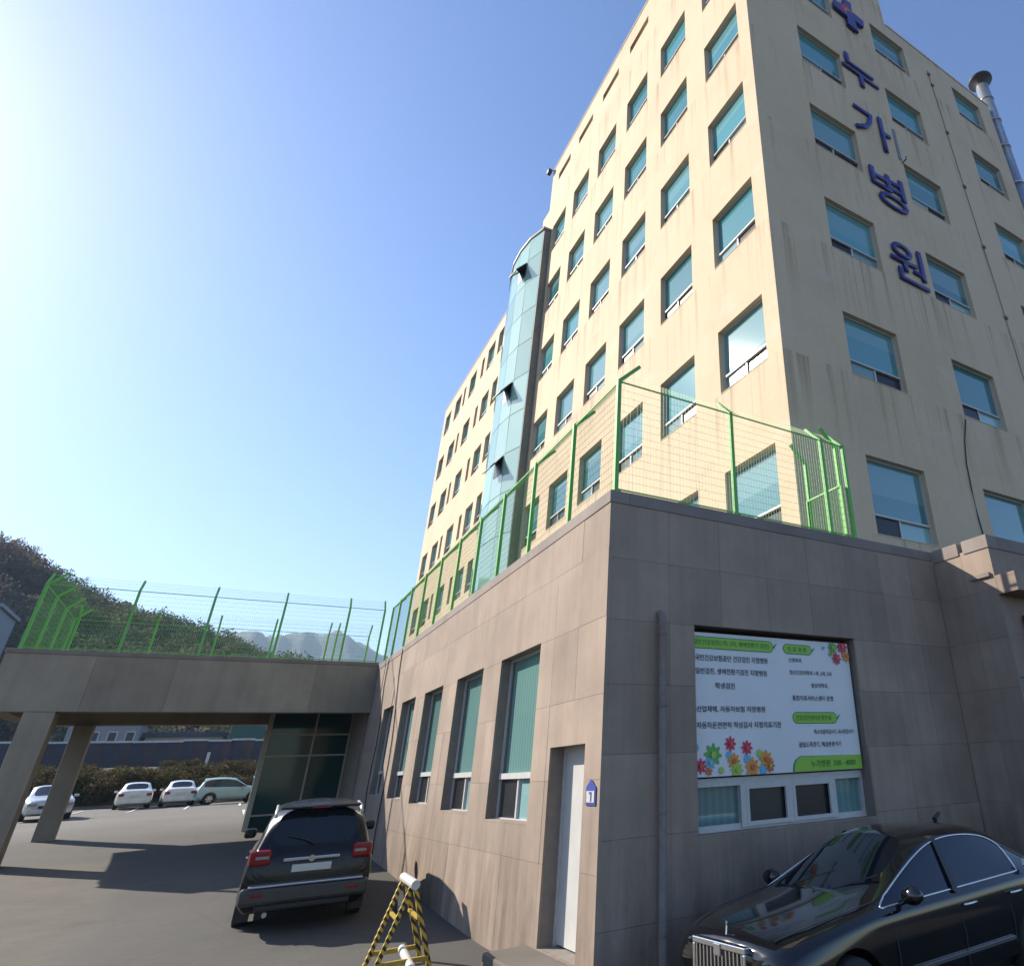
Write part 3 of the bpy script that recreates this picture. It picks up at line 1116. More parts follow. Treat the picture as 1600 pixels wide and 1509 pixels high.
# ------------------------------------------------------------------ canopy deck on pillars
CX0, CY1, CZ0, CZ1 = -5.52, 32.0, 3.86, 5.46
can = thing('entrance_canopy', 'grey concrete canopy deck on square pillars beside the podium', 'canopy', (-.8, 29, gz(29)))
cv = [CX0, -3.6, -1.75, .1, 1.95, PX - .004]
panels(can, 'Y', YE, cv, [CZ0, CZ1 - .12], [], M['concrete_beam'], .005, .05)
put('beam', MB().box(CX0 + .05, PX + .02, YE + .05, YE + .5, CZ0 + .004, CZ1 - .12), M['concrete_beam'], can)
put('coping', MB().box(CX0 - .02, PX - .016, YE - .02, YE + .4, CZ1 - .12, CZ1), M['coping'], can, bevel=.01)
put('beam', MB().box(CX0, CX0 + .45, YE + .504, CY1 - .45, CZ0 + .003, CZ1 - .004), M['concrete_beam'], can, bevel=.012)
put('beam', MB().box(CX0, PX + .3, CY1 - .45, CY1, CZ0 + .006, CZ1 - .006), M['concrete_beam'], can, bevel=.012)
put('deck', MB().box(CX0 + .46, PX + .28, YE + .505, CY1 - .455, 4.75, 4.98), M['concrete_beam'], can)
for (x, y, w) in ((-4.36, YE + .34, .64), (-3.98, CY1 - .4, .50)):
    put('pillar', MB().box(x - w / 2, x + w / 2, y - w / 2, y + w / 2, gz(y) - .3, CZ0 + .002), M['concrete_beam'], can, bevel=.015)

# glazed vestibule under the deck
VY = 30.0
ves = thing('glazed_vestibule', 'dark green glazed vestibule under the canopy behind the SUV', 'vestibule', (2.5, VY, gz(VY)))
vz0, vz1 = gz(VY) - .1, CZ0 + .8
f = MB()
f.box(1.10, 1.26, VY, VY + .12, vz0, vz1)
put('corner_post', f, M['beige_frame'], ves)
vx = [1.26, 2.62, PX - .02]
vzs = [vz0, .95, 2.74, 3.42, vz1]
for x in vx[1:]:
    put('mullion', MB().box(x - .03, x + .03, VY + .004, VY + .1, vz0, vz1), M['beige_frame'], ves)
for z in vzs[1:-1]:
    put('transom', MB().box(1.26, PX - .05, VY + .008, VY + .09, z - .025, z + .025), M['beige_frame'], ves)
for i in range(2):
    for j in range(4):
        put('pane', MB().box(vx[i] + .01, vx[i + 1] - .01, VY + .04, VY + .055, vzs[j] + .01, vzs[j + 1] - .01), M['ves_glass'], ves)
put('side_wall', MB().box(1.12, 1.20, VY + .12, CY1 - .46, vz0, vz1), M['ves_glass'], ves)
put('back_wall', MB().box(1.2, PX, CY1 - .6, CY1 - .5, vz0, vz1), M['core'], ves)
put('wall', MB().box(PX, PX + 4, YE + .6, CY1 + 14, 0, 4.7), M['core'], pod)


# ------------------------------------------------------------------ green mesh fences
_mp = {}


def mesh_panel(L, H, dv=.06, dh=.13, r=.0023):
    key = (round(L, 2), round(H, 2))
    if key in _mp:
        return _mp[key]
    b = MB()
    n = int(L / dv)
    for k in range(n + 1):
        x = L * k / n
        b.tube([(x, 0, 0), (x, 0, H)], r, 3, False)
    m = int(H / dh)
    for k in range(m + 1):
        z = H * k / m
        b.tube([(0, .006, z), (L, .006, z)], r * 1.1, 3, False)
    me = b.mesh('mesh_panel')
    me.materials.append(M['wire'])
    _mp[key] = me
    return me


_post = {}


def post_mesh(h, arm):
    key = (h, arm)
    if key not in _post:
        b = MB()
        w = .031
        b.box(-w, w, -w, w, 0, h)
        if arm:
            b.bar((0, 0, h - .02), (0, .36, h + .36), .055)
        b.box(-.06, .06, -.06, .06, 0, .012)
        me = b.mesh('post')
        me.materials.append(M['green'])
        _post[key] = me
    return _post[key]


def fence_run(root, pts, h, inward, arm=True, rails=True, skip=False):
    """posts at pts (x,y,z); inward = unit xy direction of the slanted arms"""
    rz = atan2(inward[1], inward[0]) - pi / 2
    for p in (pts[1:] if skip else pts):
        put('post', post_mesh(h, arm), None, root, p, rz)
    for p, q in zip(pts, pts[1:]):
        d = Vector(q) - Vector(p)
        L = d.length
        rzz = atan2(d.y, d.x)
        put('mesh_panel', mesh_panel(L - .07, h - .1), None, root, tuple(Vector(p) + d.normalized() * .035 + Vector((0, 0, .07))), rzz, kind='stuff')
        # slanted mesh on the arms
        me = mesh_panel(L - .07, .46)
        o = put('arm_mesh', me, None, root, tuple(Vector(p) + d.normalized() * .035 + Vector((0, 0, h))), rzz, kind='stuff')
        dn = d.normalized()
        zin = (Vector((inward[0], inward[1], 0)) + Vector((0, 0, 1))).normalized()
        yv = zin.cross(dn)
        o.rotation_euler = Matrix((dn, yv, zin)).transposed().to_euler()
        if rails:
            for z in (.05, h - .03):
                put('rail', MB().bar(Vector(p) + d.normalized() * .04 + Vector((0, 0, z)), Vector(q) - d.normalized() * .04 + Vector((0, 0, z)), .018), M['green'], root)


fz = HP + .002
f1 = thing('roof_edge_fence', 'green welded mesh fence with slanted tops along the podium roof edge', 'fence', (PX + .1, PY + .07, HP))
ly = [8.16, 9.92, 11.85, 13.75, 15.5, 17.3, 19.2, 21.1, 23.0, 24.8, 26.1]
fence_run(f1, [(PX + .10, y, fz) for y in ly], 1.93, (1, 0))
fence_run(f1, [(PX + .10, 8.16, fz), (6.06, 8.16, fz), (8.19, 8.16, fz), (8.78, 8.16, fz)], 1.93, (0, 1), skip=True)
f2 = thing('fence_gate', 'green mesh gate and return fence beside the tower block corner', 'gate', (8.70, 8.6, HP))
for y in (8.30, 9.2):
    put('post', post_mesh(1.93, True), None, f2, (8.72, y, fz), pi / 2)
put('mesh_panel', mesh_panel(.84, 1.85), None, f2, (8.72, 8.33, fz + .05), pi / 2, kind='stuff')
g = MB()
for (p, q) in (((8.68, 8.24, fz + .1), (8.68, 9.22, fz + .1)), ((8.68, 8.24, fz + 1.08), (8.68, 9.22, fz + 1.08)), ((8.68, 8.24, fz + .1), (8.68, 8.24, fz + 1.08)), ((8.68, 9.22, fz + .1), (8.68, 9.22, fz + 1.08))):
    g.bar(p, q, .034)
put('gate_frame', g, M['green'], f2)
put('gate_mesh', mesh_panel(.94, .94), None, f2, (8.68, 8.26, fz + .12), pi / 2, kind='stuff')
f3 = thing('canopy_fence', 'green mesh fence with slanted arms around the canopy deck', 'fence', (-.8, YE + .15, CZ1))
cz = CZ1 + .002
fence_run(f3, [(x, YE + .14, cz) for x in (-5.32, -3.22, -1.32, .62, 2.55, PX - .12)], 1.83, (0, 1))
fence_run(f3, [(-5.32, y, cz) for y in (YE + .24, 28.2, 30.0, CY1 - .15)], 1.83, (1, 0))
fence_run(f3, [(x, CY1 - .14, cz) for x in (-5.22, -3.05, -1.2, .6, 2.5, 2.8, 4.0)], 1.83, (0, -1))

# ------------------------------------------------------------------ flue, rooftop lamp, conductor, cables
FX, FY, FT = 25.615, 10.083, 33.633
fl_ = thing('steel_flue', 'tall galvanised steel flue with dark cap at the end of the shaded facade', 'chimney', (FX, FY, 0))
put('pipe', MB().tube([(FX, FY, 0.0), (FX, FY, FT)], .32, 22).mesh('pipe', True), M['steel'], fl_)
for z in (7, 12, 17, 21.5, 26.221, 28.837, 30.799, 32.543):
    put('band', MB().lathe([(.32, -.06), (.355, -.06), (.355, .06), (.32, .06)], 22, 'z', (FX, FY, z)).mesh('band', True), M['steel'], fl_)
put('cap', MB().lathe([(.27, .02), (.31, .2), (.56, .40), (.62, .46), (.62, .53), (.33, .75), (.02, .84)], 22, 'z', (FX, FY, FT)).mesh('cap', True), M['steel_cap'], fl_)
for z in (8, 18, 30.363):
    put('bracket', MB().box(XE - .05, FX - .3, FY - .05, FY + .05, z, z + .08), M['steel'], fl_)
lp = thing('roof_floodlight', 'small floodlight on the roof corner of the tower block', 'light', (BX - .1, YF, ROOF_A))
put('arm', MB().tube([(BX + .05, YF - .1, ROOF_A + .05), (BX - .2, YF + .1, ROOF_A + .05)], .03, 8), M['steel_cap'], lp)
put('lamp_head', MB().box(BX - .36, BX - .12, YF - .05, YF + .3, ROOF_A - .2, ROOF_A + .1), M['steel_cap'], lp, bevel=.02)
lc = thing('lightning_conductor', 'thin clipped conductor running down the shaded facade between window columns', 'cable', (20.165, BY, 6))
put('wire', MB().tube([(19.947, BY - .03, 30.253), (20.111, BY - .03, 23.823), (20.296, BY - .03, 17.282), (20.339, BY - .03, 5.4)], .014, 6), M['pipe'], lc)
for x, z in ((19.958, 29.927), (19.991, 29.163), (20.078, 26.003), (20.165, 22.733), (20.252, 19.463), (20.318, 16.029), (20.339, 12.595)):
    put('clip', MB().box(x - .06, x + .08, BY - .08, BY - .004, z, z + .12), M['pipe'], lc)
ins = thing('cable_bracket', 'pale patched strip and hook on the shaded facade beside the second letter', 'bracket', (16.088, BY, 22.515))
put('strip', MB().box(15.958, 16.11, BY - .03, BY - .003, 21.806, 23.495), M['whitewall'], ins)
put('hook', MB().tube([(16.067, BY - .02, 21.643), (16.11, BY - .2, 21.697), (16.143, BY - .2, 21.861)], .025, 6), M['steel_cap'], ins)
cb_ = [(16.187, BY + .1, 10.743), (16.132, BY - .03, 10.688), (15.805, BY - .03, 9.87), (15.631, BY - .03, 9.108), (15.587, BY - .03, 8.345), (15.587, BY - .03, 7.473), (15.652, BY - .03, 6.819), (15.674, BY - .03, 5.2)]
tag(put('hanging_cable', MB().tube(cb_, .017, 6).mesh('cable', True), M['cable']), 'loose dark cable hanging from a window of the shaded facade to the podium', 'cable')
k1 = [(PX - .02, 24.3 - .05 * t + .18 * sin(t * .9), 5.3 - .42 * t) for t in range(13)]
tag(put('wall_cable', MB().tube(k1, .014, 6).mesh('cable', True), M['cable']), 'thin dark cable dangling down the far end of the sunlit podium wall', 'cable', 'cables on the sunlit podium wall')
k2 = [(PX - .02, 22.05 - .06 * t + .22 * sin(t * .6 + 1), 5.3 - .43 * t) for t in range(13)]
tag(put('wall_cable', MB().tube(k2, .014, 6).mesh('cable', True), M['cable']), 'thin dark cable hanging between the two farthest podium windows', 'cable', 'cables on the sunlit podium wall')


# ------------------------------------------------------------------ vehicles
def car_shell(st, wheels, wr, sub=2, roles=None):
    """st rows: x, zb, yw, zsh, ysh, (z6,y6),(z7,y7),(z8,y8), z9. roles: (cowl, roof_front, roof_rear, rear_base) station indices"""
    ci, rf, rr_, rb = roles
    v = []
    N = 18
    for (x, zb, yw, zsh, ysh, a6, a7, a8, z9) in st:
        h = [(0, zb), (yw * .86, zb), (yw * .975, zb + .13), (yw, zb + .44 * (zsh - zb) / .55 if zsh - zb < .55 else zb + .44), (ysh + .012, zsh - .035), (ysh - .045, zsh + .012),
             (a6[1], a6[0]), (a7[1], a7[0]), (a8[1], a8[0]), (0, z9)]
        ring = [(x, y, z) for (y, z) in h] + [(x, -y, z) for (y, z) in reversed(h[1:-1])]
        v += ring
    f, mi = [], []
    n = len(st)
    for i in range(n - 1):
        for j in range(N):
            j2 = (j + 1) % N
            f.append((i * N + j, i * N + j2, (i + 1) * N + j2, (i + 1) * N + j))
            jj = j if j < 9 else N - 1 - j
            m = 0
            if jj == 5 and ci <= i < rr_:
                m = 2
            if jj in (7, 8) and i == ci:
                m = 1
            if jj in (7, 8) and rr_ <= i < rb:
                m = 3
            mi.append(m)
    f.append(tuple(range(N - 1, -1, -1)))
    mi.append(0)
    f.append(tuple((n - 1) * N + k for k in range(N)))
    mi.append(0)
    me = bpy.data.meshes.new('shell')
    me.from_pydata(v, [], f)
    for k in range(5):
        me.materials.append(M['plastic'])
    me.polygons.foreach_set('material_index', mi)
    bm = bmesh.new()
    bm.from_mesh(me)
    cl = bm.edges.layers.float.get('crease_edge') or bm.edges.layers.float.new('crease_edge')
    for e in bm.edges:
        ms = {q.material_index for q in e.link_faces}
        if len(ms) > 1:
            e[cl] = .55
        a, b_ = e.verts[0].index, e.verts[1].index
        if a // N != b_ // N:
            ja = a % N
            ja = ja if ja <= 9 else N - ja
            if ja in (4, 5):
                e[cl] = max(e[cl], .45)
            if ja in (1, 2):
                e[cl] = max(e[cl], .5)
    bmesh.ops.recalc_face_normals(bm, faces=bm.faces)
    bm.to_mesh(me)
    bm.free()
    o = bpy.data.objects.new('shell', me)
    COL.objects.link(o)
    s = o.modifiers.new('s', 'SUBSURF')
    s.levels = s.render_levels = sub
    cut = []
    for (wx, hw) in wheels:
        for sd in (-1, 1):
            b = MB()
            ring = []
            for k in range(28):
                t = 2 * pi * k / 28
                ring.append((wx + (wr + .065) * cos(t), (wr) + (wr + .065) * sin(t)))
            y0, y1 = sd * (hw - .30), sd * (hw + .4)
            n0 = len(b.v)
            b.v += [(x, y0, z) for x, z in ring] + [(x, y1, z) for x, z in ring]
            b.f.append(tuple(range(27, -1, -1)))
            b.f.append(tuple(range(28, 56)))
            for k in range(28):
                k2 = (k + 1) % 28
                b.f.append((k, k2, 28 + k2, 28 + k))
            cm = fixn(b.mesh('cut'))
            cm.materials.append(M['plastic'])
            c = bpy.data.objects.new('cut', cm)
            COL.objects.link(c)
            cut.append(c)
            md = o.modifiers.new('b', 'BOOLEAN')
            md.operation = 'DIFFERENCE'
            md.object = c
            md.solver = 'EXACT'
            md.material_mode = 'INDEX'
    dg = bpy.context.evaluated_depsgraph_get()
    dg.update()
    res = bpy.data.meshes.new_from_object(o.evaluated_get(dg))
    for c in cut + [o]:
        bpy.data.objects.remove(c)
    return res


def split(me, pred):
    bm = bmesh.new()
    bm.from_mesh(me)
    bm.faces.ensure_lookup_table()
    dele = [q for q in bm.faces if not pred(q)]
    bmesh.ops.delete(bm, geom=dele, context='FACES')
    out = bpy.data.meshes.new('part')
    if len(bm.faces) == 0:
        bm.free()
        return None
    for q in bm.faces:
        q.smooth = True
        q.material_index = 0
    bm.to_mesh(out)
    bm.free()
    try:
        out.set_sharp_from_angle(angle=radians(38))
    except Exception:
        pass
    return out


def boundary_tube(me, r, push=0.0):
    bm = bmesh.new()
    bm.from_mesh(me)
    es = [e for e in bm.edges if e.is_boundary]
    b = MB()
    used = set()
    adj = {}
    for e in es:
        for v in e.verts:
            adj.setdefault(v.index, []).append(e)
    for e0 in es:
        if e0.index in used:
            continue
        loop = [e0.verts[0]]
        e, v = e0, e0.verts[1]
        used.add(e.index)
        while True:
            loop.append(v)
            nx = [q for q in adj[v.index] if q.index not in used]
            if not nx:
                break
            e = nx[0]
            used.add(e.index)
            v = e.other_vert(v)
        pts = [Vector((q.co.x, q.co.y + math.copysign(push, q.co.y), q.co.z)) for q in loop]
        if len(pts) > 2:
            b.tube(pts, r, 5, False)
    bm.free()
    return b.mesh('trim', True)


def wheel(root, x, y, r, w, spokes, name='wheel'):
    sd = 1 if y > 0 else -1
    hub = put(name, MB().lathe([(r * .62, -w / 2), (r * .93, -w / 2), (r, -w / 2 + .03), (r, w / 2 - .03), (r * .93, w / 2), (r * .62, w / 2)], 36, 'y', (0, 0, 0)).mesh('tyre', True), M['rubber'], root, (x, y, r), local=True)
    yo = sd * (w / 2 - .01)
    b = MB()
    b.lathe([(r * .66, yo - sd * .12), (r * .66, yo), (r * .60, yo + sd * .004), (r * .58, yo - sd * .1)], 32, 'y')
    for k in range(spokes):
        t = 2 * pi * k / spokes
        c_, s_ = cos(t), sin(t)
        wd = .055 * r / .33
        pt = lambda rad, off, yy: (rad * c_ - off * s_, yy, rad * s_ + off * c_)
        for (ra, rb_) in ((.05, r * .62),):
            b.quad(pt(ra, -wd * .7, yo - sd * .005), pt(rb_, -wd, yo - sd * .01), pt(rb_, wd, yo - sd * .01), pt(ra, wd * .7, yo - sd * .005))
            b.quad(pt(ra, -wd * .7, yo - sd * .005), pt(rb_, -wd, yo - sd * .01), pt(rb_, -wd, yo - sd * .05), pt(ra, -wd * .7, yo - sd * .05))
            b.quad(pt(ra, wd * .7, yo - sd * .005), pt(rb_, wd, yo - sd * .01), pt(rb_, wd, yo - sd * .05), pt(ra, wd * .7, yo - sd * .05))
    b.lathe([(.001, yo + sd * .004), (r * .2, yo), (r * .22, yo - sd * .05)], 20, 'y')
    put('rim', b.mesh('rim'), M['alloy'], hub, local=True)
    put('brake_disc', MB().lathe([(.001, yo - sd * .13), (r * .6, yo - sd * .13)], 24, 'y'), M['plastic'], hub, local=True)
    return hub


def car(name, label, cat, st, roles, paint, loc, rz, wheels, wr, sub=2, group=None, spokes=7, trim=None, cut=True):
    root = thing(name, label, cat, loc, rz, group)
    sh = car_shell(st, wheels if cut else [], wr, sub, roles)
    part = {}
    bm_pred = lambda q: q.material_index in (0, 4)
    part['body'] = put('body', split(sh, bm_pred), M[paint], root, local=True)
    for nm, k, mt in (('windscreen', 1, 'car_glass'), ('rear_window', 3, 'car_glass')):
        m = split(sh, lambda q: q.material_index == k)
        if m:
            part[nm] = put(nm, m, M[mt], root, local=True)
    for sd in (1, -1):
        m = split(sh, lambda q: q.material_index == 2 and q.calc_center_median().y * sd > 0)
        if m:
            o = put('side_window', m, M['car_glass_side'], root, local=True)
            part['sw%d' % sd] = o
            if trim:
                put('window_trim', boundary_tube(m, trim, .004), M['chrome'], o, local=True)
    for (wx, hw) in wheels:
        for sd in (1, -1):
            wheel(root, wx, sd * (hw - .11), wr, .215, spokes)
    return root, part


def B(x, zb, yw, zsh, ysh, z6, y6, z7, y7, z8, y8, z9):
    return (x, zb, yw, zsh, ysh, (z6, y6), (z7, y7), (z8, y8), z9)


def ring_surface(part, origin, direction):
    return None


SED = [B(2.30, .33, .70, .66, .66, .70, .60, .74, .45, .76, .25, .77), B(2.20, .23, .86, .76, .80, .80, .72, .84, .52, .86, .28, .87), B(1.8, .2, .93, .85, .88, .89, .77, .92, .56, .935, .3, .945),
       B(1.25, .2, .945, .92, .90, .955, .79, .985, .57, 1.0, .3, 1.01), B(1.02, .2, .945, .935, .90, .97, .82, 1.005, .66, 1.03, .36, 1.04), B(.10, .2, .95, .95, .905, 1.34, .665, 1.41, .57, 1.45, .3, 1.465),
       B(-.35, .2, .95, .955, .905, 1.42, .655, 1.475, .55, 1.505, .3, 1.515), B(-1.0, .2, .95, .97, .905, 1.395, .65, 1.455, .54, 1.49, .3, 1.50), B(-1.42, .2, .95, .98, .90, 1.27, .67, 1.37, .55, 1.41, .3, 1.425),
       B(-2.02, .2, .94, .985, .87, 1.02, .76, 1.07, .58, 1.085, .3, 1.09), B(-2.46, .24, .89, .965, .81, 1.0, .68, 1.025, .5, 1.035, .28, 1.04), B(-2.56, .33, .80, .84, .73, .90, .61, .935, .45, .945, .25, .95)]

# black saloon by the podium front
sd_root, sp = car('black_saloon', 'black luxury saloon with chrome grille parked along the shaded podium front', 'car', SED, (4, 5, 8, 9), 'black_paint',
                  (6.50, 6.40, gz(6.4) + .03), pi + radians(3.0), ((1.50, .94), (-1.45, .94)), .335, 3, None, 12, .011)


def local_box(root, name, bx, mat, bevel=.0, rot=None, loc=None):
    me = MB().box(*bx).mesh(name)
    return put(name, me, M[mat], root, loc, local=True, bevel=bevel, rot=rot)


sd_root.scale = (1.0, 1.0, 1.03)
# grille
g = MB()
gy = .40
g.box(2.265, 2.33, -gy, gy, .74, .79).box(2.275, 2.33, -gy, gy, .36, .40).box(2.275, 2.33, -gy, -gy + .04, .40, .74).box(2.275, 2.33, gy - .04, gy, .40, .74)
gr = put('grille', g, M['chrome'], sd_root, local=True, bevel=.008)
put('grille_back', MB().box(2.22, 2.285, -gy + .03, gy - .03, .39, .745), M['plastic'], gr, local=True)
for k in range(13):
    y = -gy + .06 + k * (2 * gy - .12) / 12
    put('grille_slat', MB().box(2.287, 2.322, y - .009, y + .009, .40, .738), M['chrome'], gr, local=True)
put('badge', MB().box(2.325, 2.342, -.05, .05, .69, .78), M['chrome'], gr, local=True, bevel=.006)
put('bonnet_ornament', MB().tube([(2.22, 0, .80), (2.21, 0, .89), (2.20, 0, .92)], [.012, .008, .018], 8), M['chrome'], sd_root, local=True)
for sd in (1, -1):
    hl = put('headlight', MB().lathe([(.001, .055), (.06, .052), (.10, .035), (.115, 0.), (.12, -.08)], 24, 'x', (2.165, sd * .66, .65)).mesh('headlight', True), M['lampglass'], sd_root, local=True)
    put('chrome_ring', MB().lathe([(.113, -.01), (.127, .0), (.13, -.03), (.118, -.03)], 24, 'x', (2.175, sd * .66, .65), True).mesh('ring', True), M['chrome'], hl, local=True)
    hl = put('headlight', MB().lathe([(.001, .045), (.05, .042), (.078, .025), (.088, 0.), (.09, -.08)], 24, 'x', (2.20, sd * .50, .62)).mesh('headlight', True), M['lampglass'], sd_root, local=True)
    # door mirror, handles, seams, sill moulding
    mr = put('door_mirror', MB().lathe([(.001, -.085), (.06, -.075), (.095, -.03), (.10, .01), (.085, .055), (.001, .06)], 18, 'x', (0, 0, 0)).mesh('mirror', True), M['black_paint'], sd_root, (.72, sd * 1.03, 1.03), local=True)
    mr.scale = (1.0, 1.15, .78)
    put('mirror_arm', MB().tube([(.74, sd * .88, .955), (.74, sd * .96, .99)], .025, 8), M['black_paint'], sd_root, local=True)
    for x in (-.28, -1.16):
        h = put('door_handle', MB().tube([(x - .11, sd * .945, .84), (x - .09, sd * .972, .845), (x + .07, sd * .972, .845), (x + .10, sd * .945, .84)], .014, 8).mesh('h', True), M['chrome'], sd_root, local=True)
    put('side_moulding', MB().bar((1.02, sd * .956, .47), (-.98, sd * .956, .47), .026), M['chrome'], sd_root, local=True)
    for (x, za, zb_) in ((.93, .30, .92), (-.12, .26, .94), (-1.02, .42, .95)):
        put('door_seam', MB().tube([(x, sd * .944, za), (x - .01, sd * .953, .62), (x - .02, sd * .90, zb_)], .0045, 4), M['plastic'], sd_root, local=True)
    put('pillar_cover', MB().poly([(-.12, sd * .893, .965), (-.20, sd * .893, .965), (-.24, sd * .655, 1.425), (-.17, sd * .66, 1.425)]), M['plastic'], sd_root, local=True)
put('roof_antenna', MB().tube([(-1.18, 0, 1.49), (-1.28, 0, 1.55), (-1.32, 0, 1.555)], [.035, .02, .008], 8), M['plastic'], sd_root, local=True)
for y in (-.38, .22):
    put('wiper', MB().tube([(.99, y, 1.045), (.82, y + .28, 1.125), (.74, y + .42, 1.165)], .008, 5), M['plastic'], sd_root, local=True)
for (x, z, c_) in ((-1.56, 1.045, 'white'), (-1.63, 1.05, 'beige_frame')):
    put('sticker', MB().box(x, x + .05, .888, .892, z, z + .06), M[c_], sd_root, local=True)
put('bonnet_seam', MB().tube([(2.15, .60, .835), (1.8, .70, .905), (1.2, .76, .975), (.99, .78, .995)], .005, 4), M['plastic'], sd_root, local=True)
put('bonnet_seam', MB().tube([(2.15, -.60, .835), (1.8, -.70, .905), (1.2, -.76, .975), (.99, -.78, .995)], .005, 4), M['plastic'], sd_root, local=True)

SUV = [B(2.30, .38, .72, .78, .66, .83, .6, .87, .45, .89, .25, .89), B(2.12, .28, .88, .90, .82, .95, .72, .99, .52, 1.01, .28, 1.02), B(1.2, .28, .935, 1.0, .885, 1.05, .79, 1.09, .57, 1.11, .3, 1.12),
       B(.98, .28, .94, 1.03, .89, 1.07, .82, 1.12, .66, 1.15, .36, 1.16), B(.18, .28, .945, 1.05, .895, 1.54, .70, 1.62, .60, 1.66, .3, 1.675), B(-.6, .28, .945, 1.07, .895, 1.62, .695, 1.69, .59, 1.735, .3, 1.75),
       B(-1.4, .28, .945, 1.09, .895, 1.61, .69, 1.68, .58, 1.725, .3, 1.74), B(-1.96, .28, .945, 1.12, .885, 1.53, .69, 1.62, .60, 1.67, .3, 1.685), B(-2.20, .30, .93, 1.11, .86, 1.14, .79, 1.16, .64, 1.16, .32, 1.16),
       B(-2.30, .34, .92, .98, .86, 1.04, .80, 1.06, .60, 1.06, .3, 1.06), B(-2.34, .42, .88, .70, .84, .72, .76, .74, .55, .74, .3, .74)]
SVY = 14.65
suv, vp = car('black_suv', 'black SUV with silver roof rails parked beside the podium wall, seen from behind', 'suv', SUV, (3, 4, 7, 8), 'suv_paint',
              (1.83, SVY + 2.40, gz(SVY + 2.3) - .05), pi / 2 - radians(4.5), ((1.42, .935), (-1.30, .935)), .365, 3, None, 6, None)
suv.scale = (1.02, 1.02, 1.05)
suv.rotation_euler = (0, -radians(2.3), pi / 2 - radians(4.5))
for sd in (1, -1):
    rl = put('roof_rail', MB().tube([(.35, sd * .665, 1.51), (.22, sd * .665, 1.56), (-.6, sd * .665, 1.64), (-1.5, sd * .655, 1.63), (-1.84, sd * .65, 1.55)], .024, 8).mesh('rail', True), M['alloy'], suv, local=True)
    tl = put('tail_lamp', MB().box(-2.355, -2.12, sd * .73 - .15, sd * .73 + .15, .93, 1.14), M['tail'], suv, local=True, bevel=.04)
    put('lamp_window', MB().box(-2.365, -2.35, sd * .70 - .09, sd * .70 + .09, 1.02, 1.06), M['lampglass'], tl, local=True, bevel=.005)
    put('reflector', MB().box(-2.45, -2.40, sd * .66 - .08, sd * .66 + .08, .54, .58), M['tail'], suv, local=True, bevel=.01)
    mr = put('door_mirror', MB().box(-.09, .09, -.10, .10, -.08, .08), M['suv_paint'], suv, (.72, sd * 1.04, 1.14), local=True, bevel=.05)
    put('side_cladding', MB().box(-.92, 1.02, sd * .945 - .02, sd * .945 + .02, .30, .46), M['cladding'], suv, local=True, bevel=.015)
    put('mud_flap', MB().box(-1.72, -1.70, sd * .82 - .11, sd * .82 + .11, .14, .36), M['plastic'], suv, local=True)
    for x in (-.18, -1.05):
        put('door_handle', MB().tube([(x - .1, sd * .925, .93), (x, sd * .955, .935), (x + .1, sd * .925, .93)], .014, 6), M['chrome'], suv, local=True)
put('bumper', MB().box(-2.44, -2.18, -.90, .90, .43, .66), M['cladding'], suv, local=True, bevel=.05)
put('bumper_lip', MB().box(-2.47, -2.30, -.80, .80, .66, .69), M['alloy'], suv, local=True, bevel=.012)
put('bumper_valance', MB().box(-2.39, -2.15, -.66, .66, .34, .43), M['plastic'], suv, local=True, bevel=.03)
put('tailgate_garnish', MB().box(-2.385, -2.33, -.40, .40, .965, 1.015), M['chrome'], suv, local=True, bevel=.012)
put('badge', MB().lathe([(.001, .0), (.045, .0), (.05, .012)], 18, 'x', (-2.40, 0, .99)), M['chrome'], suv, local=True)
put('number_plate', MB().box(-2.385, -2.35, -.30, .26, .82, .92), M['plate'], suv, local=True, bevel=.005)
put('spoiler', MB().box(-2.17, -1.86, -.60, .60, 1.665, 1.70), M['suv_paint'], suv, local=True, bevel=.015)
put('wiper', MB().tube([(-2.22, 0, 1.17), (-2.2, .15, 1.24), (-2.15, .42, 1.30)], .01, 6), M['plastic'], suv, local=True)
put('exhaust', MB().tube([(-2.2, .5, .31), (-2.40, .5, .30)], .035, 12), M['alloy'], suv, local=True)
put('brake_lamp', MB().box(-2.185, -2.17, -.14, .14, 1.668, 1.69), M['tail'], suv, local=True)


def scaled(st, sx, sy, sz):
    return [(x * sx, zb * sz, yw * sy, zsh * sz, ysh * sy, (a[0] * sz, a[1] * sy), (b[0] * sz, b[1] * sy), (c[0] * sz, c[1] * sy), z9 * sz) for (x, zb, yw, zsh, ysh, a, b, c, z9) in st]


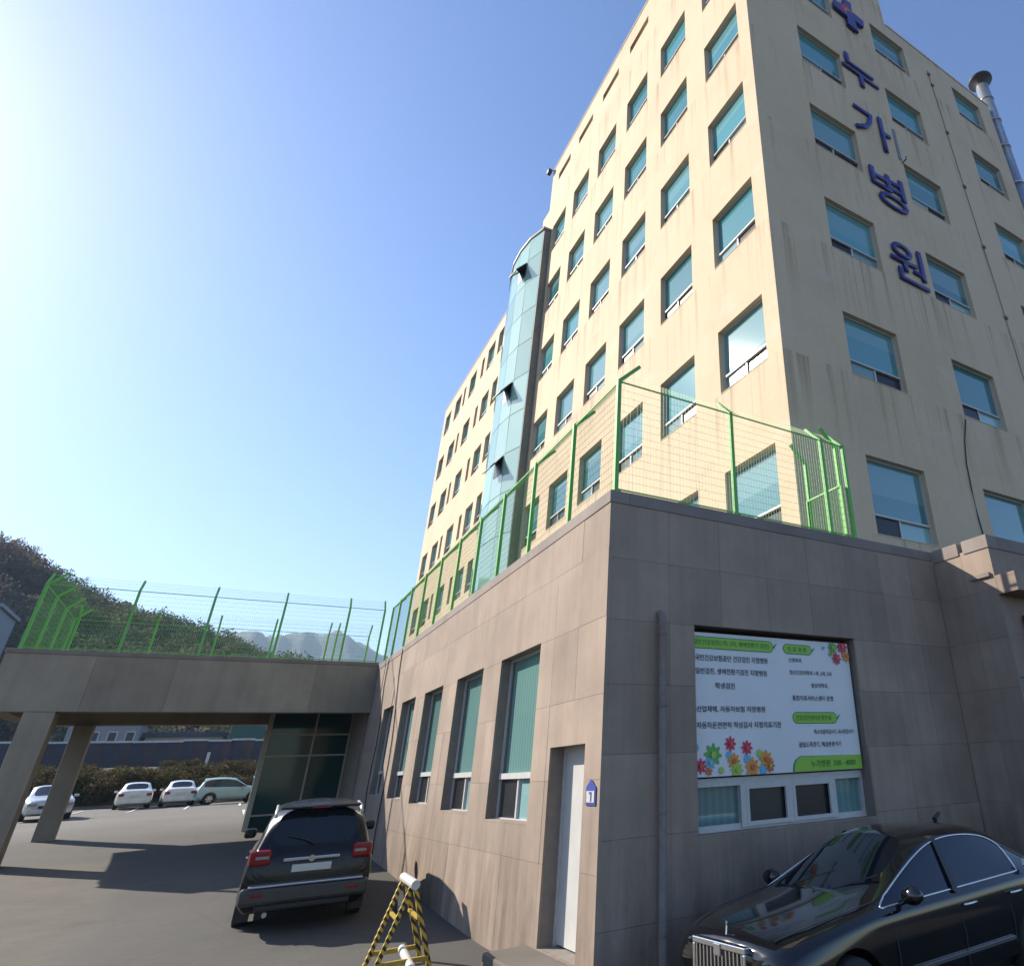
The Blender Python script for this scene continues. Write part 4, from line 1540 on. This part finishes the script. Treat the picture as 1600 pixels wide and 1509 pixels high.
def small_car(name, label, st, roles, paint, loc, rz, sx, sy, sz, front=False):
    s2 = scaled(st, sx, sy, sz)
    root, pt = car(name, label, 'car', s2, roles, paint, loc, rz, ((1.5 * sx, .94 * sy), (-1.42 * sx, .94 * sy)), .31, 2, None, 6, None)
    L = max(abs(s2[-1][0]), abs(s2[0][0]))
    hr = .72 * sz
    for sd in (1, -1):
        put('tail_lamp', MB().box(-L - .015, -L + .14, sd * .70 * sy - .13, sd * .70 * sy + .13, .70 * sz, .86 * sz), M['tail'], root, local=True, bevel=.03)
        put('headlight', MB().box(L - .2, L - .005, sd * .66 * sy - .16, sd * .66 * sy + .16, .60 * sz, .74 * sz), M['lampglass'], root, local=True, bevel=.03)
        put('door_mirror', MB().box(-.07, .07, -.09, .09, -.06, .06), M[paint], root, (.72 * sx, sd * .99 * sy, 1.0 * sz), local=True, bevel=.03)
    put('number_plate', MB().box(-L - .03, -L, -.26, .26, .66 * sz, .80 * sz), M['plate'], root, local=True)
    put('rear_bumper', MB().box(-L - .05, -L + .12, -.82 * sy, .82 * sy, .30 * sz, .52 * sz), M[paint], root, local=True, bevel=.04)
    put('front_bumper', MB().box(L - .12, L + .04, -.82 * sy, .82 * sy, .28 * sz, .48 * sz), M[paint], root, local=True, bevel=.04)
    put('grille', MB().box(L - .02, L + .015, -.40, .40, .50 * sz, .62 * sz), M['plastic'], root, local=True, bevel=.01)
    put('number_plate', MB().box(L + .03, L + .045, -.26, .26, .36 * sz, .46 * sz), M['plate'], root, local=True)
    return root


CY = 57.0
small_car('white_saloon', 'white saloon parked leftmost in the row of three across the car park', SED, (4, 5, 8, 9), 'white_paint', (-3.9, CY + 1.5, gz(CY) + .02), radians(95), .88, .93, .95)
small_car('white_saloon', 'white saloon in the middle of the car park row beside the mint hatchback', SED, (4, 5, 8, 9), 'white_paint', (-1.72, CY + 1.7, gz(CY) + .02), radians(94), .88, .91, .96)
small_car('mint_hatchback', 'pale mint small hatchback parked sideways by the vestibule corner', SUV, (3, 4, 7, 8), 'mint_paint', (.95, CY + .2, gz(CY) + .02), radians(8), .78, .86, .86)
small_car('silver_saloon', 'silver saloon behind the concrete pillars at the left edge', SED, (4, 5, 8, 9), 'silver_paint', (-6.35, 47.4, gz(46) + .02), radians(-78), .90, .94, .97)

# ------------------------------------------------------------------ barricade
bar_ = thing('folding_barricade', 'folding barricade with white tube rail and yellow black striped legs behind the SUV', 'barricade', (2.72, 11.25, gz(11.3)))
tz = .56
P0, P1 = Vector((2.52, 11.75, tz)), Vector((2.46, 10.7, tz))
gb = gz(11.3) + .01
put('top_tube', MB().tube([P0, P1], .055, 14), M['white'], bar_)
for t, nm in ((.10, 0), (.84, 1)):
    c = P0.lerp(P1, t)
    for sd in (-1, 1):
        foot = Vector((c.x + sd * .36, c.y + (.02 if nm else -.02), gb))
        me = MB()
        d = foot - (c + Vector((0, 0, .02)))
        put('leg', MB().bar(c + Vector((sd * .02, 0, -.03)), foot, .052), M['hazard'], bar_)
    a = P0.lerp(P1, t)
    put('brace', MB().bar(Vector((a.x - .30, a.y, gb + .17)), Vector((a.x + .30, a.y, gb + .17)), .05 if nm else .05), M['yellow'], bar_)
for sd in (-1, 1):
    a = P0.lerp(P1, .10)
    c = P0.lerp(P1, .84)
    put('cross_rail', MB().bar(Vector((a.x + sd * .12, a.y, tz - .38)), Vector((c.x + sd * .12, c.y, tz - .38)), .035), M['yellow'], bar_)
put('lower_tube', MB().tube([(2.58, 11.5, gb + .2), (2.52, 10.5, gb + .12)], .05, 12), M['white'], bar_)
tag(put('timber_offcut', MB().box(-.9, .9, -.06, .06, 0, .09), M['beige_frame'], None, (3.35, 15.6, gz(15.6) + .02), radians(80), bevel=.01), 'pale timber offcut lying against the podium wall beside the SUV', 'timber')


# ------------------------------------------------------------------ planting, background
def leaf_cloud(n, rx, ry, rz, size, cols, seed, shell=.55):
    rng = np.random.default_rng(seed)
    d = rng.normal(size=(n, 3))
    d /= np.linalg.norm(d, axis=1)[:, None]
    rad = (shell + (1 - shell) * rng.random(n)) ** .7
    lump = 1 + .22 * np.sin(d[:, 0] * 4 + seed) * np.cos(d[:, 1] * 5 + seed * 2) + .15 * np.sin(d[:, 2] * 7 + seed)
    c = d * (rad * lump)[:, None] * np.array([rx, ry, rz])
    return c, rng


def leaves_mesh(name, centres, size, cols, rng):
    n = len(centres)
    a = rng.normal(size=(n, 3))
    a /= np.linalg.norm(a, axis=1)[:, None]
    b = np.cross(a, rng.normal(size=(n, 3)))
    b /= np.linalg.norm(b, axis=1)[:, None]
    s = (size * (.6 + .8 * rng.random(n)))[:, None]
    v = np.stack([centres - a * s, centres + b * s * .6, centres + a * s, centres - b * s * .6], 1).reshape(-1, 3)
    me = bpy.data.meshes.new(name)
    me.vertices.add(n * 4)
    me.vertices.foreach_set('co', v.ravel())
    me.loops.add(n * 4)
    me.loops.foreach_set('vertex_index', np.arange(n * 4))
    me.polygons.add(n)
    me.polygons.foreach_set('loop_start', np.arange(0, n * 4, 4))
    me.polygons.foreach_set('loop_total', np.full(n, 4))
    me.update()
    at = me.color_attributes.new('tint', 'FLOAT_COLOR', 'POINT')
    cc = np.concatenate([np.repeat(cols, 4, 0), np.ones((n * 4, 1))], 1)
    at.data.foreach_set('color', cc.ravel())
    return me


PAL = np.array([(.055, .055, .02), (.075, .05, .025), (.035, .045, .018), (.10, .065, .03), (.06, .07, .03)])


def shrub_mesh(seed):
    c, rng = leaf_cloud(1500, 1.35, 1.1, 1.0, .1, None, seed, .35)
    c[:, 2] += .95
    c = c[c[:, 2] > -.1]
    col = PAL[rng.integers(0, 5, len(c))] * (.7 + .6 * rng.random((len(c), 1)))
    me = leaves_mesh('shrub_leaves', c, .085, col, rng)
    me.materials.append(M['leaf'])
    return me


def stem_mesh(seed):
    r = random.Random(seed)
    b = MB()
    for k in range(7):
        t = r.uniform(0, 6.28)
        b.tube([(0, 0, -.4), (.3 * cos(t), .3 * sin(t), .5), (.8 * cos(t), .7 * sin(t), 1.3 + r.uniform(0, .5))], [.03, .02, .008], 5)
    return b.mesh('stems')


SH = [(shrub_mesh(3 + k), stem_mesh(k)) for k in range(4)]
for m_, s_ in SH:
    s_.materials.append(M['wood'])
k = 0
for ri, (yr, n, lb) in enumerate(((63.6, 20, 'brownish green shrub in the front row of the bank right behind the parked cars'), (65.7, 21, 'brownish green shrub halfway up the bank behind the parked cars'), (67.9, 22, 'small brownish green shrub at the top of the bank below the blue fence'))):
    for i in range(n):
        x = -17 + i * 1.12 + random.uniform(-.4, .4)
        y = yr + random.uniform(-.6, .6)
        o = thing('shrub', lb, 'shrub', (x, y, gz(y) - .1), random.uniform(0, 6), ['shrubs at the foot of the bank', 'shrubs on the bank slope', 'shrubs at the top of the bank'][ri])
        m_, s_ = SH[k % 4]
        sc = random.uniform(.85, 1.2) * {0: .86, 1: .70, 2: .42}[ri]
        for nm, mm in (('foliage', m_), ('stems', s_)):
            q = put(nm, mm, None, o, local=True)
            q.scale = (sc, sc, sc)
        k += 1

struct(ground_patch('planted_bank', [(-30, 61.2), (12, 61.2), (12, 74.2), (-30, 74.2)], M['bank'], .03))
# blue panel fence on the bank
bf = thing('blue_panel_fence', 'long dark blue panel fence with pale shiny top rail above the shrubs', 'fence', (-6, 75, gz(75)))
pz = gz(75)
pm = MB()
W_ = 1.62
n = 8
for k in range(n):
    x0, x1 = -W_ / 2 + W_ * k / n, -W_ / 2 + W_ * (k + 1) / n
    b0, b1 = .12 * (1 - (2 * x0 / W_) ** 2), .12 * (1 - (2 * x1 / W_) ** 2)
    pm.quad((x0, -b0, 0), (x1, -b1, 0), (x1, -b1, 2.0), (x0, -b0, 2.0))
pme = pm.mesh('blue_panel')
pme.materials.append(M['navy'])
tm = MB().box(-W_ / 2 - .01, W_ / 2 + .01, -.16, .1, 2.0, 2.14).mesh('top_rail')
tm.materials.append(M['bluetop'])
for k in range(14):
    x = -17 + k * 1.66
    dz = random.uniform(-.05, .05)
    put('panel', pme, None, bf, (x, 75, pz - .1 + dz))
    put('top_rail', tm, None, bf, (x, 75, pz - .1 + dz))
    put('post', MB().box(x - .87, x - .81, 75.03, 75.12, pz - .3, pz + 1.95), M['navy'], bf)
tag(put('white_marker_post', MB().tube([(-.9, 72, gz(72) - .3), (-.9, 72, gz(72) + 1.0)], .11, 10), M['white'], None), 'short white marker post in front of the blue panel fence', 'post')


def far_block(name, label, x0, x1, y0, y1, z0, z1, mat, roof=None, win=None):
    t = thing(name, label, 'building', ((x0 + x1) / 2, (y0 + y1) / 2, z0))
    put('wall', MB().box(x0, x1, y0, y1, z0, z1), M[mat], t)
    if roof:
        put('roof', MB().box(x0 - .4, x1 + .4, y0 - .4, y1 + .4, z1 + .002, z1 + .5), M[roof], t)
    if win:
        nx, nz = win
        for i in range(nx):
            for j in range(nz):
                a = x0 + (x1 - x0) * (i + .25) / nx
                c = x0 + (x1 - x0) * (i + .8) / nx
                e = z0 + (z1 - z0) * (j + .35) / nz
                h = z0 + (z1 - z0) * (j + .8) / nz
                o = put('window', MB().box(a, c, y0 - .08, y0 - .003, e, h), M['frame'], t)
                put('pane', MB().box(a + .1, c - .1, y0 - .1, y0 - .082, e + .1, h - .1), M['win_dark'], o)
    return t


far_block('white_low_building', 'low pale building beyond the blue fence, left of the green shed', -15.0, -8.6, 108, 118, 4, 9.4, 'whitewall', 'darkroof', (4, 1))
far_block('dark_roofed_building', 'dark roofed long building between the pale building and the green shed', -8.2, -.4, 112, 122, 4, 7.9, 'beige_frame', 'darkroof', (6, 1))
far_block('green_shed', 'teal green clad shed beyond the blue fence beside the vestibule', .2, 7.0, 106, 116, 4, 10.5, 'greenwall', 'greenwall', None)
far_block('pale_apartment_block', 'pale bluish apartment block at the far left below the wooded hill', -52, -34.0, 148, 160, 5, 28.6, 'whitewall', 'whitewall', (7, 6))

# wooded hill
RX = np.array([-400, -160, -110, -74.6, -66.1, -57.6, -53.9, -42.5, -33.5, -25.4, -16.8, -8.1, 1.0, 12, 40, 90, 300], float)
RZ = np.array([60, 84, 78, 71, 68.5, 66.9, 63.6, 58.4, 52.7, 50.5, 47.4, 45.1, 41.7, 39.3, 30, 12, 8], float) - 8.5


def hill_z(x, y):
    r = np.interp(x, RX, RZ)
    t = np.clip((y - 125) / (260 - 125), 0, 1)
    t = t * t * (3 - 2 * t)
    f = np.where(y > 260, np.clip(1 - (y - 260) / 260, 0, 1), t)
    base = np.interp(y, _GY, _GZ) - .6
    return base + (r - base) * f + 1.5 * np.sin(x * .11) * np.cos(y * .09) * np.clip(t * 3, 0, 1)


hxs = np.concatenate([np.linspace(-400, -130, 14), np.linspace(-120, 60, 46), np.linspace(70, 300, 10)])
hys = np.linspace(122, 420, 50)
gx, gy_ = np.meshgrid(hxs, hys)
hz_ = hill_z(gx, gy_)
b = MB()
b.v = [tuple(p) for p in np.stack([gx.ravel(), gy_.ravel(), hz_.ravel()], 1).tolist()]
nx = len(hxs)
b.f = [(j * nx + i, j * nx + i + 1, (j + 1) * nx + i + 1, (j + 1) * nx + i) for j in range(len(hys) - 1) for i in range(nx - 1)]
struct(put('hill', b.mesh('hill', True), M['hill']))
rng = np.random.default_rng(11)
NT_ = 2400
tx = rng.uniform(-135, 45, NT_)
ty = 130 + 150 * rng.random(NT_) ** .75
keep = tx < 45
LP = 170
trees_c, trees_col = [], []
hp = np.array([(.125, .09, .07), (.095, .088, .058), (.07, .085, .05), (.06, .075, .043), (.12, .10, .07), (.14, .095, .072)])
for i in range(NT_):
    h = rng.uniform(5.0, 8.5)
    w = h * rng.uniform(.26, .42)
    g0 = float(hill_z(np.array(tx[i]), np.array(ty[i])))
    d = rng.normal(size=(LP, 3))
    d /= np.linalg.norm(d, axis=1)[:, None]
    rad = .55 + .45 * rng.random(LP)
    c = d * rad[:, None] * np.array([w, w, h * .42]) + np.array([tx[i], ty[i], g0 + h * .58])
    trees_c.append(c)
    redness = np.clip((-tx[i] - 30) / 60, 0, 1)
    pi_ = rng.choice([0, 1, 4, 5]) if rng.random() < .35 + .5 * redness else rng.choice([2, 3])
    trees_col.append(np.repeat(hp[pi_][None], LP, 0) * (.85 + .3 * rng.random((LP, 1))) * rng.uniform(.75, 1.25))
wm = leaves_mesh('hill_wood', np.concatenate(trees_c), .31, np.concatenate(trees_col), rng)
wm.materials.append(M['leaf'])
wo_ = put('hill_wood', wm, None)
wo_['kind'] = 'stuff'
tag(wo_, 'mixed brown and green wood covering the near hill', 'wood')

# far mountain
MXs = np.array([-2600, -1200, -500, -250, -93.7, -65, -12.9, 48, 104, 158, 186, 218, 250, 312, 366, 453, 700, 1500, 2600], float)
MZs = np.array([120, 250, 330, 380, 417, 428, 447, 436, 453, 451, 445, 468, 450, 423, 395, 348, 260, 180, 100], float)
mxs = np.concatenate([np.linspace(-2600, -520, 20), np.linspace(-500, 700, 110), np.linspace(760, 2600, 20)])
mys = np.linspace(1500, 3600, 44)
gx, gy_ = np.meshgrid(mxs, mys)
rr = np.interp(gx, MXs, MZs)
tt = np.clip((gy_ - 1500) / 1000, 0, 1)
tt = np.where(gy_ > 2500, np.clip(1 - (gy_ - 2500) / 1100, 0, 1), tt ** 1.3)
spur = 1 - .16 * np.abs(np.sin(gx * .013 + gy_ * .004)) * (1 - np.abs(tt * 2 - 1)) - .05 * np.abs(np.sin(gx * .05)) * tt * (tt < .97)
zz = 8 + (rr - 8) * tt * spur + rng.normal(size=gx.shape) * 2.2 * tt
b = MB()
b.v = [tuple(p) for p in np.stack([gx.ravel(), gy_.ravel(), zz.ravel()], 1).tolist()]
nx = len(mxs)
b.f = [(j * nx + i, j * nx + i + 1, (j + 1) * nx + i + 1, (j + 1) * nx + i) for j in range(len(mys) - 1) for i in range(nx - 1)]
struct(put('mountain', b.mesh('mountain', True), M['mount']))

# ------------------------------------------------------------------ haze
hz = NT('haze_air')
hz.n.remove(hz.b)
pv = hz.new('ShaderNodeVolumePrincipled')
pv.inputs['Color'].default_value = (.58, .74, 1.0, 1)
pv.inputs['Density'].default_value = .00022
pv.inputs['Anisotropy'].default_value = .1
hz.lk(pv.outputs[0], hz.n['Material Output'].inputs['Volume'])
ho = put('haze', MB().box(-4100, 4100, -1000, 4050, -4, 520), hz.m)
ho['kind'] = 'stuff'
tag(ho, 'pale blue haze filling the distance', 'haze')
